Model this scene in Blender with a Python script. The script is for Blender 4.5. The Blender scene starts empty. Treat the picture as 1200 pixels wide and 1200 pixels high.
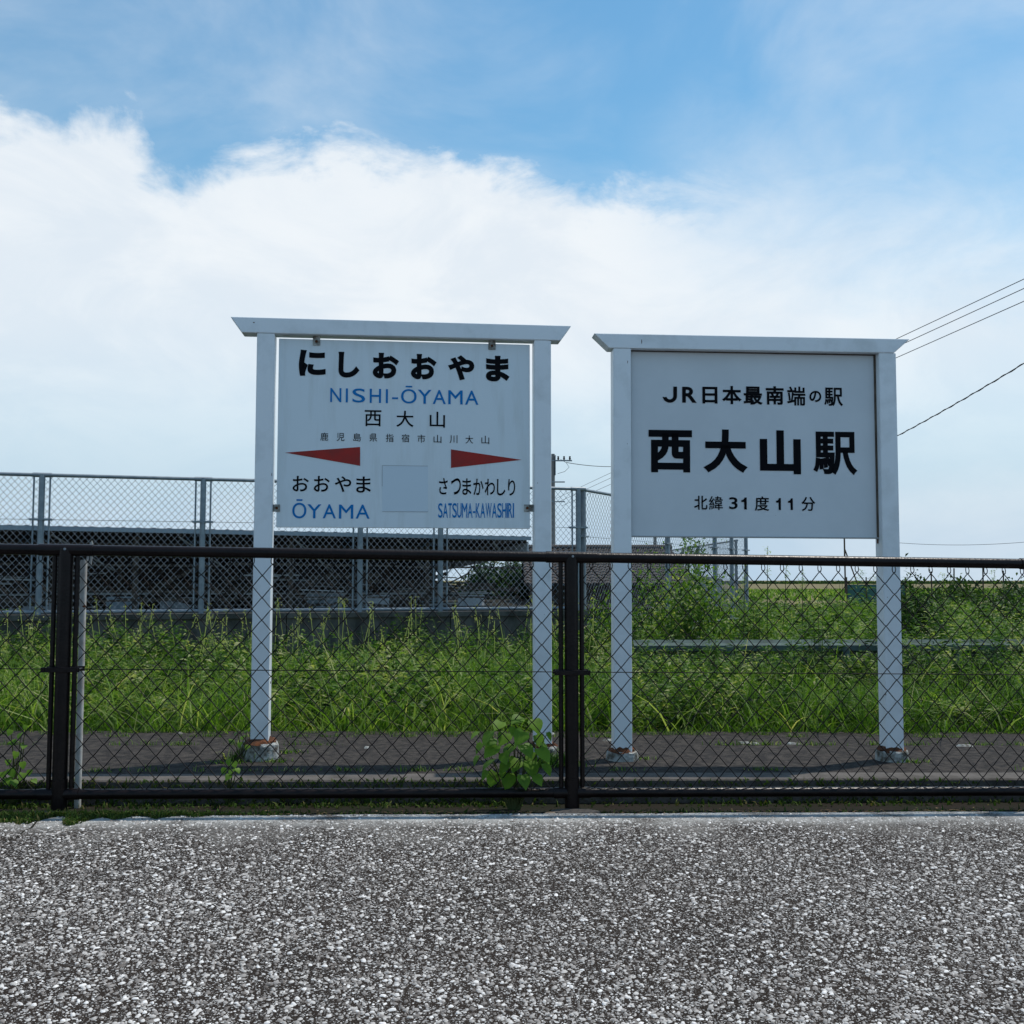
import bpy, math, random
import numpy as np
from mathutils import Vector, Matrix
rnd = random.Random(7); rng = np.random.default_rng(11)
sc = bpy.context.scene; col = sc.collection
# ------------------------------------------------------------------ camera
F = 1200.0; EYE = 1.09; PITCH = math.atan(80/1200)
cd = bpy.data.cameras.new('camera'); cam = bpy.data.objects.new('camera', cd); col.objects.link(cam)
cd.sensor_width = 36; cd.lens = 36; cd.clip_start = .05; cd.clip_end = 6000
cam.location = (0, 0, EYE); cam.rotation_euler = (math.pi/2+PITCH, 0, 0); sc.camera = cam
SUN = Vector((.36, .225, 1)).normalized()
# ------------------------------------------------------------------ world
def link(nt, a, b): nt.links.new(a, b)
w = bpy.data.worlds.new('World'); sc.world = w; w.use_nodes = True
nt = w.node_tree; N = nt.nodes; N.clear()
def nd(t, **k):
    n = N.new(t)
    for a, b in k.items(): setattr(n, a, b)
    return n
def mth(op, a, b=None, c=None, clamp=False):
    n = nd('ShaderNodeMath', operation=op, use_clamp=clamp)
    for i, v in enumerate((a, b, c)):
        if v is None: continue
        if isinstance(v, (int, float)): n.inputs[i].default_value = v
        else: link(nt, v, n.inputs[i])
    return n.outputs[0]
out = nd('ShaderNodeOutputWorld'); bg = nd('ShaderNodeBackground'); link(nt, bg.outputs[0], out.inputs[0])
sky = nd('ShaderNodeTexSky', sky_type='NISHITA', sun_disc=False)
sky.sun_elevation = math.asin(SUN.z); sky.sun_rotation = math.atan2(SUN.x, SUN.y)
sky.altitude = 20; sky.air_density = 1.3; sky.dust_density = .2; sky.ozone_density = 5
bg.inputs[1].default_value = .125
tc = nd('ShaderNodeTexCoord'); sp = nd('ShaderNodeSeparateXYZ'); link(nt, tc.outputs['Generated'], sp.inputs[0])
az = mth('ARCTAN2', sp.outputs[0], sp.outputs[1]); el = mth('ARCSINE', sp.outputs[2])
azn = mth('MULTIPLY_ADD', az, 1/(2*math.pi), .5)          # 0..1 around, .5 = ahead
fc = nd('ShaderNodeFloatCurve'); link(nt, azn, fc.inputs['Value'])
cv = fc.mapping.curves[0]
pts = [(-180, 6), (-120, 9), (-60, 20), (-32, 23.4), (-26.5, 23.2), (-23.6, 23.8), (-21.3, 23.2), (-19.6, 21.9), (-17.8, 21.3), (-16.4, 22.3), (-9.4, 23.2), (-4.7, 23.0), (0, 22.6), (4.3, 21.3), (7.6, 21.4), (12.7, 21.2), (18.4, 19.8), (24.6, 19.0), (29, 17), (40, 10), (90, 8), (180, 6)]
while len(cv.points) < len(pts): cv.points.new(.5, .5)
for p, (a, e) in zip(cv.points, pts): p.location = (a/360+.5, e/40); p.handle_type = 'AUTO'
fc.mapping.update()
bound = mth('MULTIPLY', fc.outputs[0], math.radians(40))
mp = nd('ShaderNodeMapping'); link(nt, tc.outputs['Generated'], mp.inputs[0]); mp.inputs['Scale'].default_value = (1, 1, 1.8)
def noise(scale, detail, rough, dist=0.0, vec=None):
    n = nd('ShaderNodeTexNoise'); n.inputs['Scale'].default_value = scale; n.inputs['Detail'].default_value = detail
    n.inputs['Roughness'].default_value = rough; n.inputs['Distortion'].default_value = dist
    link(nt, vec or mp.outputs[0], n.inputs['Vector']); return n.outputs[0]
n1 = noise(10, 11, .60, .45); n2 = noise(3.2, 6, .55, .5); n3 = noise(30, 6, .6, .1)
edge = mth('SUBTRACT', bound, el)
edge = mth('MULTIPLY_ADD', mth('SUBTRACT', n1, .5), .12, edge)
edge = mth('MULTIPLY_ADD', mth('SUBTRACT', n3, .5), .035, edge)
mr = nd('ShaderNodeMapRange', interpolation_type='SMOOTHSTEP'); link(nt, edge, mr.inputs[0])
mr.inputs[1].default_value = -.016; mr.inputs[2].default_value = .030
# softer edge to the right
mr2 = nd('ShaderNodeMapRange', interpolation_type='SMOOTHSTEP'); link(nt, edge, mr2.inputs[0])
mr2.inputs[1].default_value = -.12; mr2.inputs[2].default_value = .14
rs = nd('ShaderNodeMapRange', interpolation_type='SMOOTHSTEP'); link(nt, az, rs.inputs[0])
rs.inputs[1].default_value = math.radians(4); rs.inputs[2].default_value = math.radians(15)
mixm = nd('ShaderNodeMix'); link(nt, rs.outputs[0], mixm.inputs[0]); link(nt, mr.outputs[0], mixm.inputs[2]); link(nt, mr2.outputs[0], mixm.inputs[3])
# fade of the bank towards the horizon: the bank is thinner low down
lo = nd('ShaderNodeMapRange', interpolation_type='SMOOTHSTEP'); link(nt, el, lo.inputs[0])
lo.inputs[1].default_value = math.radians(0); lo.inputs[2].default_value = math.radians(15)
lo.inputs[3].default_value = .02; lo.inputs[4].default_value = .97
den = mth('MULTIPLY', mixm.outputs[0], lo.outputs[0])
den = mth('MULTIPLY', den, mth('MULTIPLY_ADD', n2, .35, .80, clamp=True))
# thin veil above
ve = nd('ShaderNodeMapRange', interpolation_type='SMOOTHSTEP'); link(nt, n2, ve.inputs[0])
ve.inputs[1].default_value = .34; ve.inputs[2].default_value = .72; ve.inputs[3].default_value = .0; ve.inputs[4].default_value = .50
veil = mth('MULTIPLY', ve.outputs[0], mth('MULTIPLY_ADD', n1, .8, .35, clamp=True))
mask = mth('MAXIMUM', den, veil)
mx = nd('ShaderNodeMix', data_type='RGBA'); link(nt, mask, mx.inputs[0])
gn = nd('ShaderNodeMix', data_type='RGBA', blend_type='MULTIPLY'); gn.inputs[0].default_value = 1
link(nt, sky.outputs[0], gn.inputs[6]); gn.inputs[7].default_value = (.79, 1.12, 1.08, 1)
hz = nd('ShaderNodeMix', data_type='RGBA'); hzm = nd('ShaderNodeMapRange', interpolation_type='SMOOTHSTEP'); link(nt, el, hzm.inputs[0])
hzm.inputs[1].default_value = math.radians(17); hzm.inputs[2].default_value = math.radians(1.5); hzm.inputs[4].default_value = .97
link(nt, hzm.outputs[0], hz.inputs[0]); link(nt, gn.outputs[2], hz.inputs[6]); hz.inputs[7].default_value = (3.75, 5.0, 6.3, 1)
link(nt, hz.outputs[2], mx.inputs[6]); cc = nd('ShaderNodeMix', data_type='RGBA'); cm = nd('ShaderNodeMapRange', interpolation_type='SMOOTHSTEP'); n4 = noise(5.5, 8, .6, .6); link(nt, n4, cm.inputs[0])
cm.inputs[1].default_value = .36; cm.inputs[2].default_value = .62; link(nt, cm.outputs[0], cc.inputs[0])
cc.inputs[6].default_value = (6.3, 6.85, 7.4, 1); cc.inputs[7].default_value = (7.1, 7.45, 7.75, 1); link(nt, cc.outputs[2], mx.inputs[7])
link(nt, mx.outputs[2], bg.inputs[0])
# ------------------------------------------------------------------ sun
sd = bpy.data.lights.new('sun', 'SUN'); so = bpy.data.objects.new('sun', sd); col.objects.link(so)
sd.energy = 4.0; sd.angle = math.radians(.53); sd.color = (1, .94, .85)
so.rotation_euler = SUN.to_track_quat('Z', 'Y').to_euler(); so.location = (6, 6, 12)
sc.view_settings.view_transform = 'Standard'; sc.view_settings.look = 'None'
sc.view_settings.exposure = 0; sc.view_settings.gamma = 1; sc.view_settings.use_curve_mapping = False

# ------------------------------------------------------------------ helpers
def ray(px, py):
    c, s = math.cos(PITCH), math.sin(PITCH)
    return Vector((px-600, F*c-(600-py)*s, F*s+(600-py)*c))
def at(px, py, Y):
    r = ray(px, py); return Vector((0, 0, EYE))+r*(Y/r.y)
def mat(name, rgb, rough=.7, var=None, vscale=8., bump=0., bscale=60., metal=0., vstretch=(1, 1, 1), detail=5, trans=0., coat=0., thr=(.4, .65), attr=None, spec=.18):
    m = bpy.data.materials.new(name); m.use_nodes = True; t = m.node_tree; p = t.nodes['Principled BSDF']
    p.inputs['Roughness'].default_value = rough; p.inputs['Metallic'].default_value = metal
    p.inputs['Base Color'].default_value = (*rgb, 1); p.inputs['Coat Weight'].default_value = coat; p.inputs['Specular IOR Level'].default_value = spec
    g = t.nodes.new('ShaderNodeNewGeometry'); mpn = t.nodes.new('ShaderNodeMapping'); t.links.new(g.outputs['Position'], mpn.inputs[0])
    mpn.inputs['Scale'].default_value = vstretch
    colsock = None
    if var is not None and attr is None:
        n = t.nodes.new('ShaderNodeTexNoise'); n.inputs['Scale'].default_value = vscale; n.inputs['Detail'].default_value = detail
        n.inputs['Roughness'].default_value = .62; t.links.new(mpn.outputs[0], n.inputs['Vector'])
        r = t.nodes.new('ShaderNodeValToRGB'); r.color_ramp.elements[0].position = thr[0]; r.color_ramp.elements[1].position = thr[1]
        r.color_ramp.elements[0].color = (*rgb, 1); r.color_ramp.elements[1].color = (*var, 1)
        t.links.new(n.outputs[0], r.inputs[0]); colsock = r.outputs[0]
    if attr is not None:       # list of (position, colour): ramp over the per-blade attribute 'tint'
        a = t.nodes.new('ShaderNodeAttribute'); a.attribute_name = 'tint'
        r = t.nodes.new('ShaderNodeValToRGB')
        while len(r.color_ramp.elements) < len(attr): r.color_ramp.elements.new(.5)
        for e, (po, c) in zip(r.color_ramp.elements, attr): e.position = po; e.color = (*c, 1)
        t.links.new(a.outputs['Fac'], r.inputs[0]); colsock = r.outputs[0]
    if colsock: t.links.new(colsock, p.inputs['Base Color'])
    if bump:
        b = t.nodes.new('ShaderNodeBump'); n = t.nodes.new('ShaderNodeTexNoise'); n.inputs['Scale'].default_value = bscale
        n.inputs['Detail'].default_value = 4; t.links.new(g.outputs['Position'], n.inputs['Vector'])
        b.inputs['Strength'].default_value = bump; b.inputs['Distance'].default_value = .01
        t.links.new(n.outputs[0], b.inputs['Height']); t.links.new(b.outputs[0], p.inputs['Normal'])
    if trans:
        tr = t.nodes.new('ShaderNodeBsdfTranslucent'); mxs = t.nodes.new('ShaderNodeMixShader'); mxs.inputs[0].default_value = trans
        hs = t.nodes.new('ShaderNodeMix'); hs.data_type = 'RGBA'; hs.blend_type = 'MULTIPLY'; hs.inputs[0].default_value = 1
        hs.inputs[7].default_value = (1.35, 1.5, .55, 1)
        if colsock: t.links.new(colsock, hs.inputs[6])
        else: hs.inputs[6].default_value = (*rgb, 1)
        t.links.new(hs.outputs[2], tr.inputs[0])
        t.links.new(p.outputs[0], mxs.inputs[1]); t.links.new(tr.outputs[0], mxs.inputs[2])
        t.links.new(mxs.outputs[0], t.nodes['Material Output'].inputs[0])
    return m
class MB:
    def __init__(s): s.v = []; s.f = []; s.sm = []; s.t = []; s.tint = False
    def add(s, vs, fs, smooth=False, tint=0.):
        o = len(s.v); s.v += [tuple(v) for v in vs]; s.f += [tuple(i+o for i in f) for f in fs]; s.sm += [smooth]*len(fs); s.t += [tint]*len(vs)
        return s
    def box(s, a, b, M=None):
        x0, y0, z0 = a; x1, y1, z1 = b
        vs = [Vector(p) for p in ((x0, y0, z0), (x1, y0, z0), (x1, y1, z0), (x0, y1, z0), (x0, y0, z1), (x1, y0, z1), (x1, y1, z1), (x0, y1, z1))]
        if M: vs = [M@v for v in vs]
        return s.add(vs, [(0, 3, 2, 1), (4, 5, 6, 7), (0, 1, 5, 4), (1, 2, 6, 5), (2, 3, 7, 6), (3, 0, 4, 7)])
    def bar(s, p, q, wx, wz, up=Vector((0, 0, 1))):
        p = Vector(p); q = Vector(q); d = (q-p).normalized(); side = d.cross(up)
        if side.length < 1e-4: side = Vector((1, 0, 0))
        side.normalize(); u = side.cross(d)
        vs = [e+side*(a*wx/2)+u*(b*wz/2) for e in (p, q) for a, b in ((-1, -1), (1, -1), (1, 1), (-1, 1))]
        return s.add(vs, [(0, 1, 2, 3), (7, 6, 5, 4), (0, 4, 5, 1), (1, 5, 6, 2), (2, 6, 7, 3), (3, 7, 4, 0)])
    def tube(s, ps, r, n=8, cap=True, smooth=True, tint=0.):
        ps = [Vector(p) for p in ps]; rs = r if isinstance(r, (list, tuple)) else [r]*len(ps)
        vs = []; fs = []; u = None
        for i, p in enumerate(ps):
            d = (ps[min(i+1, len(ps)-1)]-ps[max(i-1, 0)]).normalized()
            if u is None:
                u = d.cross(Vector((0, 1, 0)) if abs(d.y) < .9 else Vector((1, 0, 0))).normalized()
            else: u = (u-d*u.dot(d)).normalized()
            vv = d.cross(u)
            for k in range(n):
                a = 2*math.pi*k/n; vs.append(p+(u*math.cos(a)+vv*math.sin(a))*rs[i])
        for i in range(len(ps)-1):
            for k in range(n):
                k2 = (k+1) % n; fs.append((i*n+k, i*n+k2, (i+1)*n+k2, (i+1)*n+k))
        s.add(vs, fs, smooth, tint)
        if cap:
            s.add(vs[:n], [tuple(range(n))[::-1]], False, tint); s.add(vs[-n:], [tuple(range(n))], False, tint)
        return s
    def prism(s, poly, y0, y1):      # polygon in xz extruded along y
        n = len(poly); vs = [(x, y0, z) for x, z in poly]+[(x, y1, z) for x, z in poly]
        fs = [tuple(range(n)), tuple(range(2*n-1, n-1, -1))]+[(i, n+i, n+(i+1) % n, (i+1) % n) for i in range(n)]
        return s.add(vs, fs)
    def mesh(s, name, m):
        me = bpy.data.meshes.new(name); me.from_pydata(s.v, [], s.f)
        me.polygons.foreach_set('use_smooth', s.sm)
        if s.tint:
            a = me.attributes.new('tint', 'FLOAT', 'POINT'); a.data.foreach_set('value', s.t)
        me.materials.append(m); me.update(); return me
    def build(s, name, m, parent=None, bevel=0.):
        o = bpy.data.objects.new(name, s.mesh(name, m)); col.objects.link(o); o.parent = parent
        if bevel:
            b = o.modifiers.new('bevel', 'BEVEL'); b.width = bevel; b.segments = 2; b.limit_method = 'ANGLE'
        return o
def tag(o, label=None, cat=None, group=None, kind=None):
    if label: o['label'] = label
    if cat: o['category'] = cat
    if group: o['group'] = group
    if kind: o['kind'] = kind
    return o
def empty(name, loc=(0, 0, 0), rz=0.):
    o = bpy.data.objects.new(name, None); col.objects.link(o); o.location = loc; o.rotation_euler = (0, 0, rz); o.empty_display_size = .2
    return o
def inst(me, name, parent, loc=(0, 0, 0), rot=(0, 0, 0), sc_=(1, 1, 1)):
    o = bpy.data.objects.new(name, me); col.objects.link(o); o.parent = parent; o.location = loc; o.rotation_euler = rot; o.scale = sc_
    return o
def np_mesh(name, V, FQ, tint, m, parent=None, smooth=False, uvsmooth=None):
    """V (n,3), FQ (k,4) quads (last index may repeat -> tri not allowed), numpy speed"""
    me = bpy.data.meshes.new(name); k = FQ.shape[1]
    me.vertices.add(len(V)); me.vertices.foreach_set('co', V.astype(np.float32).ravel())
    me.loops.add(FQ.size); me.loops.foreach_set('vertex_index', FQ.astype(np.int32).ravel())
    me.polygons.add(len(FQ)); me.polygons.foreach_set('loop_start', np.arange(0, FQ.size, k, dtype=np.int32))
    me.polygons.foreach_set('use_smooth', np.full(len(FQ), smooth))
    a = me.attributes.new('tint', 'FLOAT', 'POINT'); a.data.foreach_set('value', tint.astype(np.float32))
    me.materials.append(m); me.update(calc_edges=True); me.validate()
    o = bpy.data.objects.new(name, me); col.objects.link(o); o.parent = parent; return o

SL = -.0125                       # the near ground falls gently to the right
YAW = math.atan(.0774)
def fy(x): return 5.037+.0774*x   # fence line
# ------------------------------------------------------------------ materials
M = {}
M['brown'] = mat('brown_coating', (.005, .003, .0034), .32, spec=.2, var=(.010, .006, .006), vscale=14, bump=.15, bscale=90)
M['wire'] = mat('coated_wire', (.006, .0045, .005), .6, spec=.2)
M['white'] = mat('white_paint', (.74, .775, .80), .42, var=(.58, .61, .62), vscale=5, thr=(.5, .8), bump=.05, bscale=40)
M['panel'] = mat('sign_enamel', (.68, .745, .78), .45, var=(.58, .63, .64), vscale=4.2, vstretch=(4, 1, .45), thr=(.5, .82), detail=8)
M['panel2'] = mat('aluminium_sheet', (.61, .65, .68), .5, var=(.57, .61, .64), vscale=2.2)
M['frame'] = mat('frame_metal', (.06, .045, .035), .6, var=(.12, .10, .08), vscale=9, bump=.1)
M['galv'] = mat('galvanised_steel', (.20, .23, .26), .5, var=(.28, .31, .33), vscale=10, metal=.3)
M['galv_wire'] = mat('galvanised_wire', (.22, .24, .26), .5, metal=.3)
M['rust'] = mat('rust', (.12, .045, .02), .9, var=(.05, .025, .015), vscale=30, bump=.5, bscale=80)
M['footing'] = mat('painted_footing', (.42, .43, .41), .85, var=(.10, .085, .065), vscale=22, bump=.6, bscale=60, thr=(.42, .62), detail=9)
M['concrete'] = mat('kerb_concrete', (.105, .095, .088), .9, var=(.065, .058, .052), vscale=7, bump=.5, bscale=60)
M['wallc'] = mat('wall_concrete', (.12, .115, .105), .9, var=(.05, .05, .045), vscale=2.5, vstretch=(2, 2, .8), bump=.4)
M['asphalt'] = mat('platform_asphalt', (.020, .018, .018), .97, var=(.062, .054, .048), vscale=22, bump=1., bscale=150, detail=9)
M['black'] = mat('black_print', (.004, .004, .006), .7, spec=.08)
M['blue'] = mat('blue_print', (.010, .175, .46), .6, spec=.08)
M['red'] = mat('red_print', (.36, .035, .03), .4, spec=.08, var=(.26, .04, .035), vscale=12)
M['greyprint'] = mat('outline_print', (.32, .34, .36), .5)
M['patch'] = mat('cover_patch', (.60, .685, .745), .5)
M['soil'] = mat('soil', (.016, .012, .009), 1, var=(.010, .013, .006), vscale=3, bump=.6, bscale=20)
M['field'] = mat('field_ground', (.12, .11, .05), 1, var=(.19, .15, .08), vscale=.06, bump=.5, bscale=3)
M['litter'] = mat('dry_litter', (.22, .15, .09), 1, var=(.08, .06, .04), vscale=40, bump=.5, bscale=60)
M['moss'] = mat('moss', (.035, .07, .012), 1, trans=.2, attr=[(0, (.025, .045, .01)), (.6, (.06, .11, .02)), (1, (.14, .12, .05))])
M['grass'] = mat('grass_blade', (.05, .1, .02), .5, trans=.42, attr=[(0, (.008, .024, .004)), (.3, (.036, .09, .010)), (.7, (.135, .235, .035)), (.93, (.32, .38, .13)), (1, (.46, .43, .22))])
M['weed'] = mat('weed_leaf', (.05, .1, .02), .5, trans=.40, attr=[(0, (.008, .022, .005)), (.4, (.038, .095, .012)), (.8, (.14, .235, .045)), (1, (.34, .35, .17))])
M['leaf'] = mat('broad_leaf', (.14, .26, .03), .5, var=(.08, .17, .022), vscale=14, trans=.5)
M['darkleaf'] = mat('hedge_leaf', (.03, .07, .015), .5, trans=.25, attr=[(0, (.015, .04, .01)), (.7, (.04, .08, .02)), (1, (.08, .12, .035))])
M['stem'] = mat('stem', (.07, .085, .03), .8)
M['bark'] = mat('bark', (.09, .07, .05), .9, bump=.5)
M['guard'] = mat('guardrail_paint', (.085, .125, .118), .8, var=(.05, .07, .066), vscale=4, bump=.1)
M['steelroof'] = mat('roof_sheet', (.32, .30, .275), .8, var=(.22, .21, .195), vscale=2)
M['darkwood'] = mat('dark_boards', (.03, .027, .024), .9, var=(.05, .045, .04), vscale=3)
M['fascia'] = mat('fascia_metal', (.28, .33, .36), .6)
M['wood'] = mat('weathered_timber', (.10, .078, .06), .9, var=(.05, .04, .03), vscale=6, vstretch=(1, 1, 6), bump=.3)
M['pipe'] = mat('pale_pipe', (.34, .34, .32), .6)
M['palepole'] = mat('pole_white', (.5, .5, .48), .6, var=(.36, .33, .3), vscale=14)
M['tile'] = mat('dark_roof_tile', (.045, .038, .035), .85, var=(.075, .064, .058), vscale=6)
M['pole'] = mat('pole_concrete', (.20, .20, .20), .9)
M['cable'] = mat('cable', (.02, .02, .025), .6)
M['net'] = mat('green_net', (.05, .13, .125), .8)
M['palew'] = mat('pale_panel', (.45, .47, .48), .7)
M['stone'] = mat('stone', (.30, .23, .17), .9, var=(.20, .17, .14), vscale=12, bump=.5)
# parking lot: exposed aggregate
def lot_material():
    m = bpy.data.materials.new('exposed_aggregate'); m.use_nodes = True; t = m.node_tree; p = t.nodes['Principled BSDF']; L = t.links.new
    g = t.nodes.new('ShaderNodeNewGeometry')
    def nn(ty, **k):
        n = t.nodes.new(ty)
        for a, b in k.items(): setattr(n, a, b)
        return n
    def rampn(sock, els):
        r = nn('ShaderNodeValToRGB')
        while len(r.color_ramp.elements) < len(els): r.color_ramp.elements.new(.5)
        for e, (po, c) in zip(r.color_ramp.elements, els): e.position = po; e.color = (c, c, c, 1) if isinstance(c, float) else (*c, 1)
        L(sock, r.inputs[0]); return r.outputs[0]
    def mix(a, b, f, bt='MIX'):
        x = nn('ShaderNodeMix', data_type='RGBA', blend_type=bt)
        for i, v in ((0, f), (6, a), (7, b)):
            if isinstance(v, tuple): x.inputs[i].default_value = (*v, 1)
            elif isinstance(v, float): x.inputs[i].default_value = v
            else: L(v, x.inputs[i])
        return x.outputs[2]
    wn = nn('ShaderNodeTexNoise'); wn.inputs['Scale'].default_value = 45; L(g.outputs['Position'], wn.inputs['Vector'])
    wv = nn('ShaderNodeVectorMath', operation='MULTIPLY_ADD'); L(wn.outputs['Color'], wv.inputs[0]); wv.inputs[1].default_value = (.012, .012, .012); L(g.outputs['Position'], wv.inputs[2])
    base = (.025, .019, .0155); acc = None; hacc = None
    for sc_, th, lo_, hi in ((84., .29, .17, .56), (155., .30, .14, .48), (255., .22, .08, .28)):
        v = nn('ShaderNodeTexVoronoi', feature='F1'); v.inputs['Scale'].default_value = sc_; L(wv.outputs[0], v.inputs['Vector'])
        v.inputs['Randomness'].default_value = 1
        sp_ = nn('ShaderNodeSeparateColor'); L(v.outputs['Color'], sp_.inputs[0])
        # each cell has its own stone radius
        thn = nn('ShaderNodeMath', operation='MULTIPLY_ADD'); L(sp_.outputs[1], thn.inputs[0]); thn.inputs[1].default_value = .42; thn.inputs[2].default_value = th-.24
        sb = nn('ShaderNodeMath', operation='SUBTRACT'); L(thn.outputs[0], sb.inputs[0]); L(v.outputs['Distance'], sb.inputs[1])
        mk = nn('ShaderNodeMapRange'); L(sb.outputs[0], mk.inputs[0]); mk.inputs[1].default_value = -.03; mk.inputs[2].default_value = .05
        cl = rampn(sp_.outputs[0], [(0, (lo_, lo_*.93, lo_*.88)), (.6, ((lo_+hi)/2,)*3), (1, (hi, hi*.99, hi*.97))])
        if acc is None: acc = mix(base, cl, mk.outputs[0]); hacc = mk.outputs[0]
        else:
            acc2 = mix(base, cl, mk.outputs[0])
            # finer stones fill where the coarser ones leave room
            acc = mix(acc2, acc, hacc)
            hm = nn('ShaderNodeMath', operation='MAXIMUM'); L(hacc, hm.inputs[0]); L(mk.outputs[0], hm.inputs[1]); hacc = hm.outputs[0]
    n = nn('ShaderNodeTexNoise'); n.inputs['Scale'].default_value = 2.4; n.inputs['Detail'].default_value = 7; n.inputs['Roughness'].default_value = .6; L(g.outputs['Position'], n.inputs['Vector'])
    dirt = rampn(n.outputs[0], [(.32, .74), (.62, 1.0)])
    acc = mix(acc, dirt, 1.0, 'MULTIPLY')
    # pale cement film near the kerb side, ragged
    sx = nn('ShaderNodeSeparateXYZ'); L(g.outputs['Position'], sx.inputs[0])
    yy = nn('ShaderNodeMath', operation='MULTIPLY_ADD'); L(sx.outputs[0], yy.inputs[0]); yy.inputs[1].default_value = -.0774; L(sx.outputs[1], yy.inputs[2])
    nf = nn('ShaderNodeTexNoise'); nf.inputs['Scale'].default_value = 3.1; nf.inputs['Detail'].default_value = 8; L(g.outputs['Position'], nf.inputs['Vector'])
    ya = nn('ShaderNodeMath', operation='MULTIPLY_ADD'); L(nf.outputs[0], ya.inputs[0]); ya.inputs[1].default_value = 1.5; L(yy.outputs[0], ya.inputs[2])
    fm = nn('ShaderNodeMapRange'); L(ya.outputs[0], fm.inputs[0]); fm.inputs[1].default_value = 5.15; fm.inputs[2].default_value = 5.75; fm.inputs[4].default_value = .5
    fn = nn('ShaderNodeTexNoise'); fn.inputs['Scale'].default_value = 90; fn.inputs['Detail'].default_value = 4; L(g.outputs['Position'], fn.inputs['Vector'])
    film = rampn(fn.outputs[0], [(.35, (.16, .155, .145)), (.65, (.42, .41, .39))])
    acc = mix(acc, film, fm.outputs[0])
    wm = nn('ShaderNodeMapRange'); L(yy.outputs[0], wm.inputs[0]); wm.inputs[1].default_value = 4.60; wm.inputs[2].default_value = 4.80
    wn2 = nn('ShaderNodeTexNoise'); wn2.inputs['Scale'].default_value = 4.5; wn2.inputs['Detail'].default_value = 9; wn2.inputs['Roughness'].default_value = .7; L(g.outputs['Position'], wn2.inputs['Vector'])
    wt = nn('ShaderNodeMapRange'); L(wn2.outputs[0], wt.inputs[0]); wt.inputs[1].default_value = .36; wt.inputs[2].default_value = .58
    wk = nn('ShaderNodeMath', operation='MULTIPLY'); L(wm.outputs[0], wk.inputs[0]); L(wt.outputs[0], wk.inputs[1])
    wk2 = nn('ShaderNodeMath', operation='MULTIPLY'); L(wk.outputs[0], wk2.inputs[0]); wk2.inputs[1].default_value = .8
    acc = mix(acc, (.50, .51, .50), wk2.outputs[0])
    L(acc, p.inputs['Base Color']); p.inputs['Roughness'].default_value = .9; p.inputs['Specular IOR Level'].default_value = .06
    b = nn('ShaderNodeBump'); b.inputs['Strength'].default_value = .8; b.inputs['Distance'].default_value = .006; L(hacc, b.inputs['Height']); L(b.outputs[0], p.inputs['Normal'])
    return m
M['lot'] = lot_material()
M['pebble'] = mat('pebble', (.4, .4, .4), .6, attr=[(0, (.09, .078, .07)), (.3, (.22, .205, .195)), (.75, (.45, .435, .42)), (1, (.74, .73, .72))])

# ------------------------------------------------------------------ ground
def sheet(name, x0, x1, yf0, yf1, zf, m, nx=24, ny=24, jit=0.):
    mb = MB(); vs = []; fs = []
    for j in range(ny+1):
        for i in range(nx+1):
            x = x0+(x1-x0)*i/nx; a = yf0(x); b = yf1(x); y = a+(b-a)*j/ny; vs.append((x, y, zf(x, y)))
    for j in range(ny):
        for i in range(nx): q = j*(nx+1)+i; fs.append((q, q+1, q+nx+2, q+nx+1))
    mb.add(vs, fs, True); o = mb.build(name, m); tag(o, kind='structure'); return o
LOTE = -.165      # lot edge, in front of the fence line
# lot slab with a real edge
def slab(name, x0, x1, y0f, y1f, ztop, thick, m, n=40, wob=0.):
    mb = MB(); xs = [x0+(x1-x0)*i/n for i in range(n+1)]; top = []
    for x in xs:
        k = wob*math.sin(x*7.1)+wob*.6*math.sin(x*17.3)
        top.append(((x, y0f(x), ztop(x)), (x, y1f(x)+k, ztop(x)), (x, y1f(x)+k, ztop(x)-thick), (x, y0f(x), ztop(x)-thick)))
    vs = [p for t in top for p in t]; fs = []
    for i in range(n):
        a = i*4; b = a+4
        fs += [(a, b, b+1, a+1), (a+1, b+1, b+2, a+2), (b, a, a+3, b+3)]
    mb.add(vs, fs); o = mb.build(name, m); tag(o, kind='structure'); return o
lot = slab('parking_lot', -14, 14, lambda x: -14, lambda x: fy(x)+LOTE, lambda x: SL*x, .12, M['lot'], 160, .006)
lot['label'] = 'exposed aggregate car park paving with pale stones set in dark mortar'
strip = slab('soil_strip', -14, 14, lambda x: fy(x)+LOTE-.01, lambda x: fy(x)+.3, lambda x: SL*x-.03, .1, M['soil'], 60)
PZ = .09
plat = slab('platform', -14, 14, lambda x: fy(x)+.36, lambda x: fy(x)+1.86, lambda x: SL*x+PZ-.004, .2, M['asphalt'], 60)
tag(plat, 'dark worn asphalt walkway behind the brown fence')
KD = .17
# kerb laid in long blocks
kerbs = empty('kerb', (0, 0, 0)); tag(kerbs, kind='structure')
x = -13.9; k = 0
while x < 13.8:
    L_ = 1.98; a, b = x, min(x+L_, 13.9); mb = MB()
    zj = rnd.uniform(-.002, .002)
    vs = []
    for xx in (a, b):
        y = fy(xx)+.195; z = SL*xx+PZ+zj
        vs += [(xx, y, z-.3), (xx, y, z-.008), (xx, y+.008, z), (xx, y+KD, z), (xx, y+KD, z-.3)]
    fs = [(0, 1, 6, 5)[::-1], (1, 2, 7, 6)[::-1], (2, 3, 8, 7)[::-1], (3, 4, 9, 8)[::-1], (0, 1, 2, 3, 4), (9, 8, 7, 6, 5)]
    mb.add(vs, fs); mb.build('kerb_block', M['concrete'], kerbs); x += L_+.008
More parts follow.
